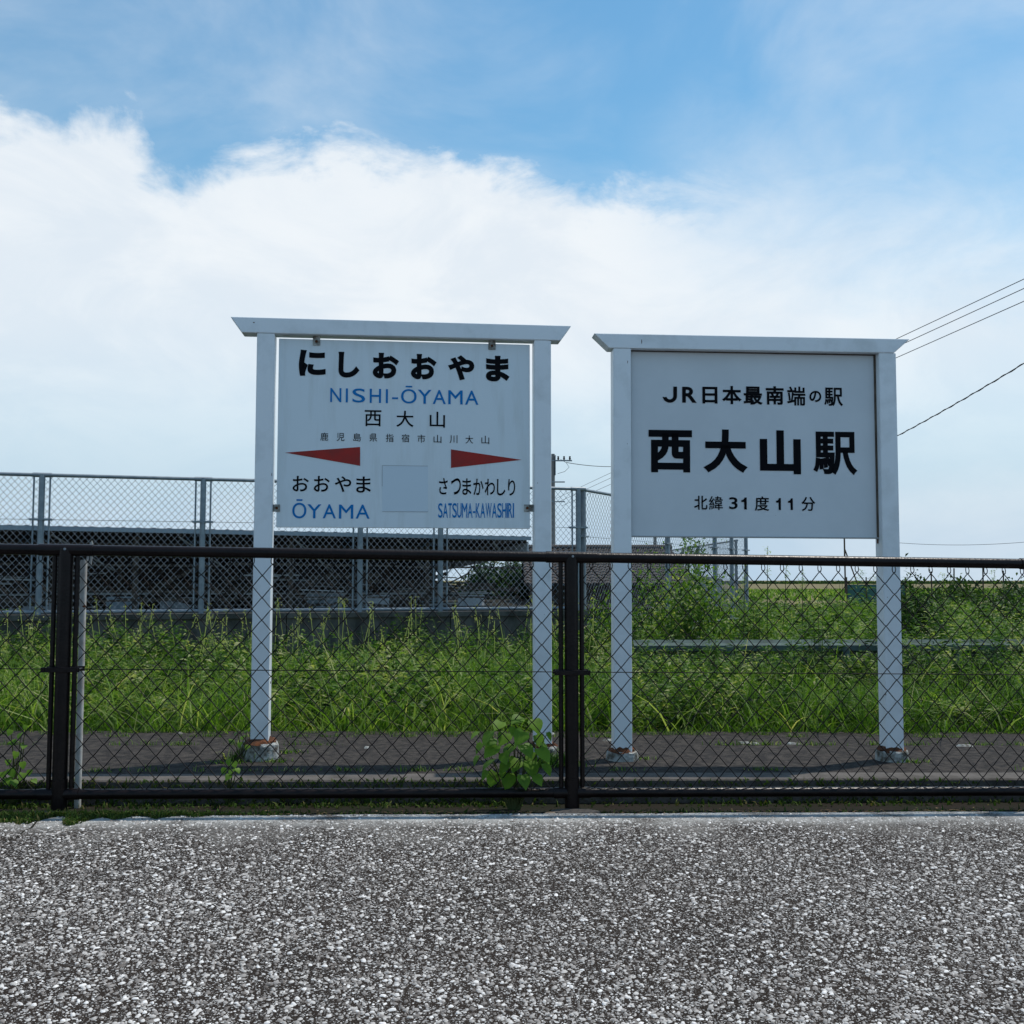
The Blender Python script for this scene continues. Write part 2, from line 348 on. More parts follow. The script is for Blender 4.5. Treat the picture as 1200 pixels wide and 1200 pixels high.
# vegetated ground and the field to the horizon
def gz(x, y):
    return -.06+.02*math.sin(x*.9)*math.sin(y*.7)
gr = sheet('ground', -3000, 3000, lambda x: 6.0, lambda x: 5000, lambda x, y: -.12, M['field'], 2, 2)
gr['label'] = 'open farmland running flat to the horizon'
sheet('verge', -16, 22, lambda x: fy(x)+1.7, lambda x: 34, gz, M['soil'], 60, 60)
ter = MB(); ter.prism([(-24, -.1), (3.9, -.1), (3.9, .6), (-24, .6)], 0, 30)
tq = ter.build('terrace', M['soil']); tq.location = (0, 0, 0); tag(tq, kind='structure')
for v in tq.data.vertices: v.co.y = (12.98+.2875*v.co.x+.4) if v.co.y < 1 else 60
for v in tq.data.vertices:
    if v.co.x > 3 and v.co.y < 30: v.co.y = 19.0
# ------------------------------------------------------------------ real pebbles standing out of the lot surface
def pebbles(n):
    A6 = np.arange(6)*np.pi/3
    iv = np.concatenate([np.stack([np.cos(A6), np.sin(A6), 0*A6-.15], 1), np.stack([.62*np.cos(A6+.2), .62*np.sin(A6+.2), 0*A6+.85], 1)])
    fi = np.array([(i, (i+1) % 6, 6+(i+1) % 6, 6+i) for i in range(6)]+[(6, 7, 8, 9), (6, 9, 10, 11)])
    # nearer stones matter most
    y = 1.9+3.1*rng.random(n)**1.12; xh = .5*y+.5; x = rng.uniform(-1, 1, n); x = np.where(rng.random(n) < .82, x*xh, np.sign(x)*(xh+abs(x)*1.6))
    y = np.minimum(y, 5.037+.0774*x+LOTE-.02)
    keep = rng.random(n) < np.where(y > 5.037+.0774*x+LOTE-.10, .3, 1)*(.78+.22*np.sin(x*2.1+1)*np.cos(y*2.7)); x = x[keep]; y = y[keep]; n = len(x)
    r = .0026+.0060*rng.random(n)**2.9; A = rng.uniform(0, 2*np.pi, n)
    s = np.stack([r*rng.uniform(.9, 1.6, n), r*rng.uniform(.65, 1.05, n), r*rng.uniform(.42, .72, n)], 1)
    P = iv[None]*s[:, None, :]*rng.uniform(.8, 1.2, (n, 12, 1))
    X = P[..., 0]*np.cos(A)[:, None]-P[..., 1]*np.sin(A)[:, None]+x[:, None]; Y = P[..., 0]*np.sin(A)[:, None]+P[..., 1]*np.cos(A)[:, None]+y[:, None]
    Z = P[..., 2]+(SL*x)[:, None]-.0004
    V = np.stack([X, Y, Z], -1).reshape(-1, 3); Fc = (fi[None]+12*np.arange(n)[:, None, None]).reshape(-1, 4)
    o = np_mesh('pebbles', V, Fc, np.repeat(rng.random(n), 12), M['pebble'], None, True)
    tag(o, 'pale grey stones standing proud of the car park paving', 'pebbles', kind='stuff')
pebbles(105000)
# crack across the lot's corner
mb = MB(); cp = [at(-6, 992, 4.4), at(12, 984, 4.45), at(28, 975, 4.5), at(40, 968, 4.55), at(52, 957, 4.65)]
prev = None
pp = []
for p in cp:
    q = ray(600+(p.x/p.y)*1203, 900); pp.append(p)
P2 = [Vector((p.x, 1, 0)) for p in pp]
cr = []
for px_, py_ in [(-6, 992), (6, 987), (12, 983), (20, 981), (28, 974), (37, 970), (43, 963), (52, 957)]:
    r = ray(px_, py_); tt = (-EYE+.001)/(r.z+0*r.x-SL*r.x); cr.append(Vector((r.x*tt, r.y*tt, EYE+r.z*tt+.0015)))
vs = []
for i, p in enumerate(cr): wd = .004+.003*(i % 2); vs += [p+Vector((-wd*.6, -wd, 0)), p+Vector((wd*.6, wd, 0))]
mb.add(vs, [(2*i, 2*i+2, 2*i+3, 2*i+1) for i in range(len(cr)-1)])
mb.build('crack', M['soil'], lot)

# ------------------------------------------------------------------ brown chain link fence in front
FT, FB = 1.207, .064
fence = empty('chain_link_fence', (0, 5.037, 0), YAW)
tag(fence, 'low dark brown chain link fence with round rails along the car park edge', 'fence')
CY = math.cos(YAW)
posts = [x/CY for x in (-4.55, -2.12, .292, 2.72, 5.15)]
S2 = SL
def zf(x, z): return z+S2*x
xa, xb = posts[0]-.03, posts[-1]+.03
for x0, x1 in zip(posts[:-1], posts[1:]):
    mb = MB(); mb.tube([(x0, 0, zf(x0, FT)), (x1, 0, zf(x1, FT))], .0255, 18); mb.build('top_rail', M['brown'], fence)
    mb = MB(); mb.tube([(x0, 0, zf(x0, FB)), (x1, 0, zf(x1, FB))], .024, 16); mb.build('bottom_rail', M['brown'], fence)
    mb = MB(); mb.tube([(x0, 0, zf(x0, .645)), (x1, 0, zf(x1, .645))], .0022, 6); mb.build('tension_wire', M['wire'], fence)
for x0 in posts:
    mb = MB(); mb.tube([(x0, 0, zf(x0, -.12)), (x0, 0, zf(x0, FT+.01))], .0335, 18); po = mb.build('post', M['brown'], fence)
    mb = MB(); mb.tube([(x0-.125, 0, zf(x0-.125, FT)), (x0+.125, 0, zf(x0+.125, FT))], .0285, 18)
    mb.tube([(x0, 0, zf(x0, FT-.075)), (x0, 0, zf(x0, FT))], .0345, 16)
    mb.build('rail_joint', M['brown'], po)
    mb = MB(); mb.tube([(x0-.09, 0, zf(x0, FB)), (x0+.09, 0, zf(x0, FB))], .0275, 16); mb.tube([(x0, 0, zf(x0, -.06)), (x0, 0, zf(x0, FB+.07))], .036, 16); mb.build('foot_joint', M['brown'], po)
    mb = MB(); mb.tube([(x0+.004, -.030, zf(x0, FT+.004)), (x0+.004, -.036, zf(x0, FT+.004))], .006, 8); mb.build('bolt', M['galv'], po)
    for s in (-1, 1):
        xs = x0+s*.052
        mb = MB(); mb.tube([(xs, .004, zf(xs, FB+.01)), (xs, .004, zf(xs, FT-.02))], .0115, 10)
        zz = FB+.06
        while zz < FT-.05:
            mb.tube([(xs, .004, zf(xs, zz-.006)), (xs, .004, zf(xs, zz+.006))], .0125, 8); zz += .107
        mb.build('stile', M['brown'], fence)
    mb = MB(); mb.box((x0-.088, -.040, zf(x0, .633)), (x0+.088, -.034, zf(x0, .656))); mb.box((x0-.088, .034, zf(x0, .633)), (x0+.088, .040, zf(x0, .656)))
    for s in (-1, 1): mb.tube([(x0+s*.078, -.048, zf(x0, .645)), (x0+s*.078, .048, zf(x0, .645))], .006, 8)
    mb.build('clamp', M['brown'], po, .002)
DW, DH, WR = .0965, .1072, .0024
def strand(ph):
    mb = MB(); ps = []; i = 0; z0 = FT-.056
    while z0-i*DH/2 > FB+.006:
        zz = z0-i*DH/2; right = (i+ph) % 2 == 0
        x = DW/2 if right else 0; sgn = -1 if right else 1; dx = .0035*sgn
        ps += [(x+dx*1.6, -.0035*sgn, zz+.0045), (x-dx*.5, 0, zz), (x+dx*1.6, .0035*sgn, zz-.0045)]; i += 1
    mb.tube(ps, WR, 6, cap=False)
    return mb.mesh('mesh_wire', M['wire'])
strands = [strand(0), strand(1)]
def hook():
    mb = MB(); mb.tube([(.001, 0, FT-.058), (-.0075, 0, FT-.049), (-.009, 0, FT-.038), (-.0065, .003, FT-.022), (.0065, .003, FT-.022), (.009, 0, FT-.038), (.0075, 0, FT-.049), (-.001, 0, FT-.058)], WR, 6, cap=False)
    return mb.mesh('wire_hook', M['wire'])
hk = hook()
for b, (x0, x1) in enumerate(zip(posts[:-1], posts[1:])):
    x = x0+.052; k = 0
    while x+DW/2 < x1-.045:
        o = inst(strands[k % 2], 'mesh_wire', fence, (x, rnd.uniform(-.001, .001), zf(x, 0)))
        if k % 2 == 0: inst(hk, 'wire_hook', fence, (x+DW/2, 0, zf(x, 0)))
        o.rotation_euler = (0, rnd.uniform(-.0016, .0016), 0); x += DW/2; k += 1
# concrete footings of the posts and loose stones
for i, x0 in enumerate(posts[1:4]):
    f = MB(); n = 9; top = []
    cx, cy = x0*CY, fy(x0*CY)-.085
    r1 = [(cx+.125*math.cos(a)*rnd.uniform(.85, 1.1), cy+.07*math.sin(a)*rnd.uniform(.85, 1.1)) for a in [2*math.pi*k/n for k in range(n)]]
    vs = [(a, b, SL*cx-.03) for a, b in r1]+[(cx+(a-cx)*.93, cy+(b-cy)*.9, SL*cx-.006) for a, b in r1]
    f.add(vs, [tuple(range(n, 2*n))]+[(k, (k+1) % n, n+(k+1) % n, n+k) for k in range(n)])
    tag(f.build('footing', M['concrete']), ['cracked concrete footing under the left brown fence post', 'grey concrete footing slab under the middle brown fence post', 'concrete footing under the brown fence post at right edge'][i], 'footing')
def rock(name, px, py, sx, sy, sz, m, label, cat='stone', z0=None, Y=None):
    r = ray(px, py); X = r.x/r.y*4.93; Yw = Y or 4.93
    p = at(px, py, Yw); mb = MB(); vs = []; n = 10
    for z, k in ((0, .95), (.55, 1), (1, .72)):
        for i in range(n):
            a = 2*math.pi*i/n; j = 1+.14*math.sin(a*3+px)+.08*rnd.uniform(-1, 1); vs.append((sx*math.cos(a)*k*j, sy*math.sin(a)*k*j, sz*z+.002*rnd.uniform(-1, 1)))
    fs = [(l*n+i, l*n+(i+1) % n, (l+1)*n+(i+1) % n, (l+1)*n+i) for l in range(2) for i in range(n)]+[tuple(range(2*n, 3*n))]
    mb.add(vs, fs, True); o = mb.build(name, m); o.location = (p.x, p.y, SL*p.x-.032); tag(o, label, cat); return o
rock('flat_stone', 645, 938, .034, .026, .028, M['stone'], 'flat tan stone just left of the middle fence post')
rock('flat_stone', 692, 941, .042, .026, .026, M['stone'], 'longer flat tan stone just right of the middle fence post')

# ------------------------------------------------------------------ white pole behind the fence
wp = empty('marker_pole', (0, 0, 0)); tag(wp, 'thin white round pole with flat pointed top beside the left brown post', 'pole')
p0 = at(91.5, 922, 5.02); p1 = at(98.5, 656, 5.02); p0.z = SL*p0.x-.05
mb = MB(); mb.tube([p0, p1], .0155, 14); mb.build('shaft', M['palepole'], wp)
mb = MB(); c = at(101, 646, 5.02); h = at(103, 633, 5.02); zt = h.z
mb.add([(c.x-.018, 5.055, p1.z-.03), (c.x+.012, 5.055, p1.z-.03), (c.x+.02, 5.055, zt-.025), (c.x+.011, 5.055, zt), (c.x-.006, 5.055, zt-.03),
        (c.x-.018, 5.06, p1.z-.03), (c.x+.012, 5.06, p1.z-.03), (c.x+.02, 5.06, zt-.025), (c.x+.011, 5.06, zt), (c.x-.006, 5.06, zt-.03)],
       [(0, 1, 2, 3, 4), (9, 8, 7, 6, 5)]+[(i, i+5, (i+1) % 5+5, (i+1) % 5) for i in range(5)])
mb.build('tip', M['pipe'], wp)
mb = MB(); q = p0.lerp(p1, .80); q2 = p0.lerp(p1, .825); q3 = Vector((.004, -.0035, 0)); mb.tube([q+q3, q.lerp(q2, .5)+q3, q2+q3], [.006, .0125, .007], 12); mb.build('rust_patch', M['rust'], wp)

# ------------------------------------------------------------------ station signs
def own_glyph(ch):
    if ch == '1': return [(.52, 0), (1, 0), (1, 1), (.60, 1), (.50, .88), (.30, .80), (0, .77), (0, .62), (.52, .62)], [(0, 1, 2, 3, 4, 5, 8), (5, 6, 7, 8)]
    o_ = []; i_ = []
    for k in range(13):
        a = math.pi+math.pi*k/12; o_.append((.5+.5*math.cos(a), .42+.42*math.sin(a))); i_.append((.5+.24*math.cos(a), .42+.21*math.sin(a)))
    vs = o_+i_+[(1, 1), (.74, 1)]; fs = [(k, k+1, k+14, k+13) for k in range(12)]+[(12, 26, 27, 25)]
    vs[0] = (0, .36); vs[13] = (.25, .33)
    return vs, fs
def glyph_mesh(ch, off):
    if ch in '1J': return own_glyph(ch)
    cu = bpy.data.curves.new('g', 'FONT'); cu.body = ch; cu.size = 1; cu.resolution_u = 5
    o = bpy.data.objects.new('g', cu); col.objects.link(o); bpy.context.view_layer.update()
    dg = bpy.context.evaluated_depsgraph_get(); me = bpy.data.meshes.new_from_object(o.evaluated_get(dg))
    key = {}; vs = []; idx = []
    for v in me.vertices:
        k = (round(v.co.x, 4), round(v.co.y, 4))
        if k not in key: key[k] = len(vs); vs.append(k)
        idx.append(key[k])
    fs = []
    for p in me.polygons:
        f = []
        for i in p.vertices:
            if idx[i] not in f: f.append(idx[i])
        if len(f) < 3: continue
        ar = sum(vs[f[i]][0]*vs[f[(i+1) % len(f)]][1]-vs[f[(i+1) % len(f)]][0]*vs[f[i]][1] for i in range(len(f)))
        if abs(ar) < 1e-9: continue
        fs.append(tuple(f) if ar > 0 else tuple(f[::-1]))
    bpy.data.objects.remove(o); bpy.data.curves.remove(cu); bpy.data.meshes.remove(me)
    if off > 0:                       # heavier weight: a mitred band along every outline
        cnt = {}
        for f in fs:
            for i in range(len(f)): cnt[(f[i], f[(i+1) % len(f)])] = 1
        be = [e for e in cnt if (e[1], e[0]) not in cnt]
        nx = {}; pv = {}
        for a_, b_ in be: nx.setdefault(a_, []).append(b_); pv.setdefault(b_, []).append(a_)
        def nr(a_, b_):
            d = Vector((vs[b_][0]-vs[a_][0], vs[b_][1]-vs[a_][1])).normalized(); return Vector((d.y, -d.x))
        off_v = {}
        for a_ in nx:
            if len(nx[a_]) == 1 and len(pv.get(a_, [])) == 1:
                n0 = nr(pv[a_][0], a_); n1 = nr(a_, nx[a_][0]); m = n0+n1
                if m.length < .25: off_v[a_] = None; continue
                m.normalize(); off_v[a_] = m*(off/max(m.dot(n0), .5))
            else: off_v[a_] = None
        for a_, b_ in be:
            n = nr(a_, b_)*off; oa = off_v.get(a_) or n; ob = off_v.get(b_) or n
            k = len(vs); vs.append((vs[a_][0]+oa[0], vs[a_][1]+oa[1])); vs.append((vs[b_][0]+ob[0], vs[b_][1]+ob[1])); fs.append((b_, a_, k, k+1))
    return vs, fs
class Sign:
    def __init__(s, root, plane_y):
        bpy.context.view_layer.update(); s.root = root; s.Mi = root.matrix_world.inverted(); s.y = plane_y
    def loc(s, px, py, y=None):       # point of the photograph on the sign's own plane, in the sign's frame
        y = s.y if y is None else y
        o = s.Mi@Vector((0, 0, EYE)); r = s.Mi.to_3x3()@ray(px, py); t = (y-o.y)/r.y; q = o+r*t; return q.x, q.z
    def text(s, items, m, off):
        for ch, x0, y0, x1, y1 in items:
            mb = MB()
            vs, fs = glyph_mesh(ch, off*(.62 if ch in '駅端緯' else 1))
            a = min(v[0] for v in vs); b = max(v[0] for v in vs); c = min(v[1] for v in vs); d = max(v[1] for v in vs)
            X0, _ = s.loc(x0, (y0+y1)/2); X1, _ = s.loc(x1, (y0+y1)/2); _, Z1 = s.loc((x0+x1)/2, y0); _, Z0 = s.loc((x0+x1)/2, y1)
            mb.add([(X0+(v[0]-a)/(b-a)*(X1-X0), s.y-.0022, Z0+(v[1]-c)/(d-c)*(Z1-Z0)) for v in vs], fs)
            mb.build('character', m, s.root)
def zoomed(ox, oy, k, items): return [(c, ox+a/k, oy+b/k, ox+d/k, oy+e/k) for c, a, b, d, e in items]
def anchor(pxl, pxr, Yl, Yr, ztop_l, ztop_r):
    A = at(pxl, 600, Yl); B = at(pxr, 600, Yr); mid = (A+B)/2; yaw = math.atan2(B.y-A.y, B.x-A.x)
    half = math.hypot(B.x-A.x, B.y-A.y)/2; roll = math.atan2(ztop_l-ztop_r, 2*half)
    return mid, yaw, half, roll
def footing(root, x, r, h, z, label=None):
    n = 20; mb = MB(); vs = []
    for zz, k in ((-.12, 1.02), (0, 1.02), (h*.85, 1.0), (h, .94), (h-.006, .80), (h-.012, .3)):
        for i in range(n):
            a = 2*math.pi*i/n; j = 1+.03*math.sin(a*3+x*5)+.02*rnd.uniform(-1, 1)
            vs.append((x+r*k*j*math.cos(a), r*k*j*math.sin(a), z+zz+(.004*rnd.uniform(-1, 1) if zz > 0 else 0)))
    fs = [(l*n+i, l*n+(i+1) % n, (l+1)*n+(i+1) % n, (l+1)*n+i) for l in range(5) for i in range(n)]+[tuple(range(5*n, 6*n))]
    mb.add(vs, fs); f = mb.build('footing', M['footing'], root)
    mb = MB(); vs = []
    for zz, k in ((h-.005, .93), (h+.008, .82), (h+.024, .56)):
        for i in range(n):
            a = 2*math.pi*i/n; j = 1+.12*math.sin(a*2+x*9)+.1*rnd.uniform(-1, 1); vs.append((x+r*k*j*math.cos(a), r*k*j*math.sin(a), z+zz+.006*rnd.uniform(-1, 1)))
    fs = [(l*n+i, l*n+(i+1) % n, (l+1)*n+(i+1) % n, (l+1)*n+i) for l in range(2) for i in range(n)]+[tuple(range(2*n, 3*n))]
    mb.add(vs, fs); mb.build('rust_ring', M['rust'], f)
# --- sign 1
mid, yaw, half, roll = anchor(309.5, 635, 5.76, 5.93, 2.573, 2.573)
s1 = empty('station_sign', (mid.x, mid.y, 0), yaw)
tag(s1, 'white station name board with red arrows and blue romanised names hung between white posts', 'sign')
S = Sign(s1, -.012)
PW = .099
tl = S.loc(270, 371.5, -PW/2); tr = S.loc(669.5, 381.5, -PW/2); bl = S.loc(283.5, 390.5, -PW/2); br = S.loc(657, 398.3, -PW/2)
zt = (tl[1]+tr[1])/2; zb = (bl[1]+br[1])/2
for sx in (-1, 1):
    x = sx*half; wz = SL*mid.x+PZ
    mb = MB(); mb.box((x-PW/2, -PW/2, wz-.05), (x+PW/2, PW/2, zb+.001)); mb.build('post', M['white'], s1, .007)
    footing(s1, x+(-.004 if sx < 0 else 0), .102 if sx < 0 else .085, .088 if sx < 0 else .06, SL*(mid.x+x)+PZ)
mb = MB(); mb.prism([(tl[0], zt), (bl[0], zb), (br[0], zb), (tr[0], zt)], -PW/2-.004, PW/2+.004); mb.build('cross_beam', M['white'], s1, .004)
# rust spots on the beam
a = S.loc(325.5, 397.5); b = S.loc(621, 403); c = S.loc(325, 618); d = S.loc(621, 619.5)
xL, xR, zT, zB = (a[0]+c[0])/2, (b[0]+d[0])/2, (a[1]+b[1])/2, (c[1]+d[1])/2
mb = MB(); mb.box((xL, -.012, zB), (xR, .012, zT)); mb.build('panel', M['panel'], s1, .003)
for px_ in (371, 576.5):
    x, _ = S.loc(px_, 400)
    mb = MB(); mb.box((x-.021, -.0185, zT-.036), (x+.021, -.0135, zb-.001)); mb.build('bracket', M['footing'], s1, .002)
    mb = MB(); mb.tube([(x, -.018, zT-.014), (x, -.024, zT-.014)], .008, 6); mb.tube([(x, -.024, zT-.014), (x, -.028, zT-.014)], .005, 8); mb.build('bolt', M['rust'], s1)
for px_, sx in ((324, -1), (618, 1)):
    x, z = S.loc(px_, 595.5)
    mb = MB(); xe = -half+PW/2 if sx < 0 else half-PW/2
    mb.box((min(x+sx*-.02, xe), -.0185, z-.021), (max(x+sx*-.02, xe), -.0135, z+.021)); mb.build('bracket', M['footing'], s1, .002)
    x2 = x-sx*.002
    mb = MB(); mb.tube([(x2, -.018, z), (x2, -.027, z)], .0085, 6); mb.build('bolt', M['rust'], s1)
Z1 = lambda it: zoomed(260, 360, 2.8571, it)
S.text(Z1([('に', 258, 143, 348, 231), ('し', 390, 150, 461, 236), ('お', 505, 153, 593, 239), ('お', 633, 157, 719, 242), ('や', 757, 161, 845, 245), ('ま', 884, 163, 963, 249)]), M['black'], .050)
lx = [('N', 363, 400), ('I', 415, 422), ('S', 437, 480), ('H', 495, 533), ('I', 549, 556), ('-', 570, 590), ('Ō', 600, 652), ('Y', 656, 702), ('A', 706, 750), ('M', 758, 806), ('A', 814, 859)]
its = []
for ch, a_, b_ in lx:
    y0 = 271+(a_-363)*.019; y1 = y0+47
    if ch == '-': y0, y1 = y0+27, y0+33
    if ch == 'Ō': y0 -= 12
    its.append((ch, a_, y0, b_, y1))
S.text(Z1(its), M['blue'], .006)
S.text(Z1([('西', 478, 345, 534, 399), ('大', 584, 347, 642, 401), ('山', 696, 350, 747, 403)]), M['black'], .008)
adr = '鹿児島県指宿市山川大山'; cx = [343, 397.5, 453, 507, 562, 614.5, 668, 722, 775.5, 828.5, 882]
S.text(Z1([(ch, x-13, 420+(x-343)*.02, x+13, 447+(x-343)*.02) for ch, x in zip(adr, cx)]), M['black'], .002)
S.text(Z1([('お', 237, 565, 291, 617), ('お', 308, 565, 361, 618), ('や', 378, 566, 433, 619), ('ま', 450, 567, 499, 621)]), M['black'], .012)
kx = [727, 767, 805, 842, 880, 921, 958]; kw = [29, 33, 30, 34, 34, 28, 24]
S.text(Z1([(ch, x, 572+i*.7, x+w_, 627+i*.7) for i, (ch, x, w_) in enumerate(zip('さつまかわしり', kx, kw))]), M['black'], .010)
S.text(Z1([('Ō', 236, 643, 283, 707), ('Y', 286, 660, 333, 707), ('A', 338, 660, 382, 707), ('M', 392, 661, 440, 708), ('A', 448, 661, 495, 708)]), M['blue'], .006)
word = 'SATSUMA-KAWASHIRI'; wd = [15, 16, 12, 15, 14, 18, 16, 8, 14, 16, 20, 16, 15, 13, 4, 14, 4]; tot = sum(wd); gap = (978-724-tot)/16; x = 724; its = []
for ch, w_ in zip(word, wd):
    y0 = 656; y1 = 705
    if ch == '-': y0, y1 = 683, 689
    its.append((ch, x, y0, x+w_, y1)); x += w_+gap
S.text(Z1(its), M['blue'], .008)
def poly(S_, pts_, m, name='arrow', dy=.0022):
    mb = MB(); P = [S_.loc(*p) for p in pts_]; mb.prism(P, S_.y-dy, S_.y-.0005); return mb.build(name, m, S_.root)
zz = lambda x, y: (260+x/2.8571, 360+y/2.8571)
poly(S, [zz(212, 487), zz(463, 531), zz(463, 468)], M['red']); poly(S, [zz(767, 476), zz(767, 538), zz(1004, 511)], M['red'])
poly(S, [zz(537, 530), zz(537, 684), zz(690, 685), zz(690, 532)], M['patch'], 'cover_patch', .0012)
mb = MB()
for p, q in (((537, 530), (690, 532)), ((537, 684), (690, 685)), ((537, 530), (537, 600))):
    A = S.loc(*zz(*p)); B = S.loc(*zz(*q)); mb.bar((A[0], S.y-.0016, A[1]), (B[0], S.y-.0016, B[1]), .0012, .0022)
mb.build('patch_outline', M['greyprint'], s1)
def stain(S_, px_, py_, w_, h_, y_=None):
    y_ = S_.y-.0006 if y_ is None else y_
    x_, z_ = S_.loc(px_, py_, y_); mb = MB(); k = [(math.cos(a)*rnd.uniform(.6, 1.1), math.sin(a)*rnd.uniform(.6, 1.1)) for a in [i*math.pi/4 for i in range(8)]]
    mb.add([(x_+w_*a, y_, z_+h_*b) for a, b in k], [tuple(range(8))]); mb.build('rust_stain', M['rust'], S_.root)
for p_ in ((318.5, 556, .002, .012), (297.5, 372+6, .006, .004), (317, 800, .003, .009), (630, 566, .002, .004), (301, 690, .0015, .004), (638, 720, .0015, .003)): stain(S, *p_, y_=-PW/2-.0006 if p_[1] > 400 else -PW/2-.0046)
# --- sign 2
mid, yaw, half, roll = anchor(726.5, 1038, 5.88, 5.97, 2.503, 2.494)
s2 = empty('station_sign', (mid.x, mid.y, 0), yaw)
s2.rotation_euler = (0, roll*.8, yaw); s2.location.x -= 0.0
tag(s2, 'grey framed station board with large black characters between white posts on the right', 'sign')
S = Sign(s2, .004); PW = .104
tl = S.loc(696, 390.5, -PW/2); tr = S.loc(1066, 397.5, -PW/2); bl = S.loc(714, 408.5, -PW/2); br = S.loc(1047.5, 413, -PW/2)
zt = (tl[1]+tr[1])/2; zb = (bl[1]+br[1])/2
for sx in (-1, 1):
    x = sx*half; wz = SL*(mid.x+x)+PZ+sx*half*roll*.8
    mb = MB(); mb.box((x-PW/2, -PW/2, wz-.05), (x+PW/2, PW/2, zb+.001)); mb.build('post', M['white'], s2, .007)
    footing(s2, x, .090, .046 if sx < 0 else .058, wz)
mb = MB(); mb.prism([(tl[0], zt), (bl[0], zb), (br[0], zb), (tr[0], zt)], -PW/2-.004, PW/2+.004); mb.build('cross_beam', M['white'], s2, .004)
a = S.loc(739, 413); b = S.loc(1026, 416); c = S.loc(738, 627.5); d = S.loc(1026, 630)
xL, xR, zT, zB = (a[0]+c[0])/2, (b[0]+d[0])/2, (a[1]+b[1])/2, (c[1]+d[1])/2
mb = MB(); mb.box((xL, .004, zB), (xR, .03, zT)); mb.build('panel', M['panel2'], s2)
xi, xo = -half+PW/2+.001, half-PW/2-.001
M['framelight'] = mat('aluminium_edge', (.35, .36, .36), .5, metal=.2)
mb = MB(); mb.box((xi, -.006, zT), (xo, .034, zT+.024)); mb.build('frame_bar', M['frame'], s2, .001)
mb = MB(); mb.box((xL, -.006, zB-.008), (xR+.012, .034, zB)); mb.build('frame_bar', M['framelight'], s2, .001)
mb = MB(); mb.box((xL-.008, -.006, zB-.008), (xL+.005, .034, zT)); mb.build('frame_bar', M['frame'], s2, .001)
mb = MB(); mb.box((xR-.003, -.006, zB), (xR+.010, .034, zT)); mb.build('frame_bar', M['frame'], s2, .001)
mb = MB(); mb.box((xR+.0102, .004, zB-.006), (xo, .034, zT)); mb.box((xi, .004, zB-.006), (xL-.0102, .034, zT)); mb.build('spacer', M['frame'], s2)
mb = MB(); mb.box((xR+.004, -.002, zB-.035), (xo-.002, .02, zB-.009)); mb.build('bracket', M['rust'], s2, .002)
for p_ in ((752, 400, .003, .016), (735.5, 424, .002, .010), (735, 520, .0012, .005), (1040, 700, .0015, .004), (1038, 814, .003, .008), (722, 778, .0015, .004)): stain(S, *p_, y_=-PW/2-.0006 if p_[1] > 410 else -PW/2-.0046)
stain(S, 909, 604, .0016, .0016)
Z2 = lambda it: zoomed(680, 370, 3.0, it)
S.text(Z2([('J', 289, 249, 340, 306), ('R', 358, 250, 409, 306)]+[('日', 429, 250, 482, 309), ('本', 498, 247, 567, 311), ('最', 574, 249, 641, 313), ('南', 652, 248, 715, 313), ('端', 727, 249, 791, 316), ('の', 805, 264, 847, 304), ('駅', 857, 253, 923, 318)]), M['black'], .028)
S.text(Z2([('西', 240, 402, 393, 551), ('大', 432, 400, 588, 552), ('山', 631, 403, 775, 557), ('駅', 818, 408, 973, 560)]), M['black'], .040)
S.text(Z2([('北', 400, 633, 447, 682), ('緯', 452, 634, 501, 683), ('3', 523, 638, 553, 680), ('1', 566, 639, 585, 681), ('度', 613, 635, 664, 686), ('1', 688, 641, 705, 683), ('1', 730, 642, 747, 683), ('分', 777, 637, 826, 687)]), M['black'], .014)

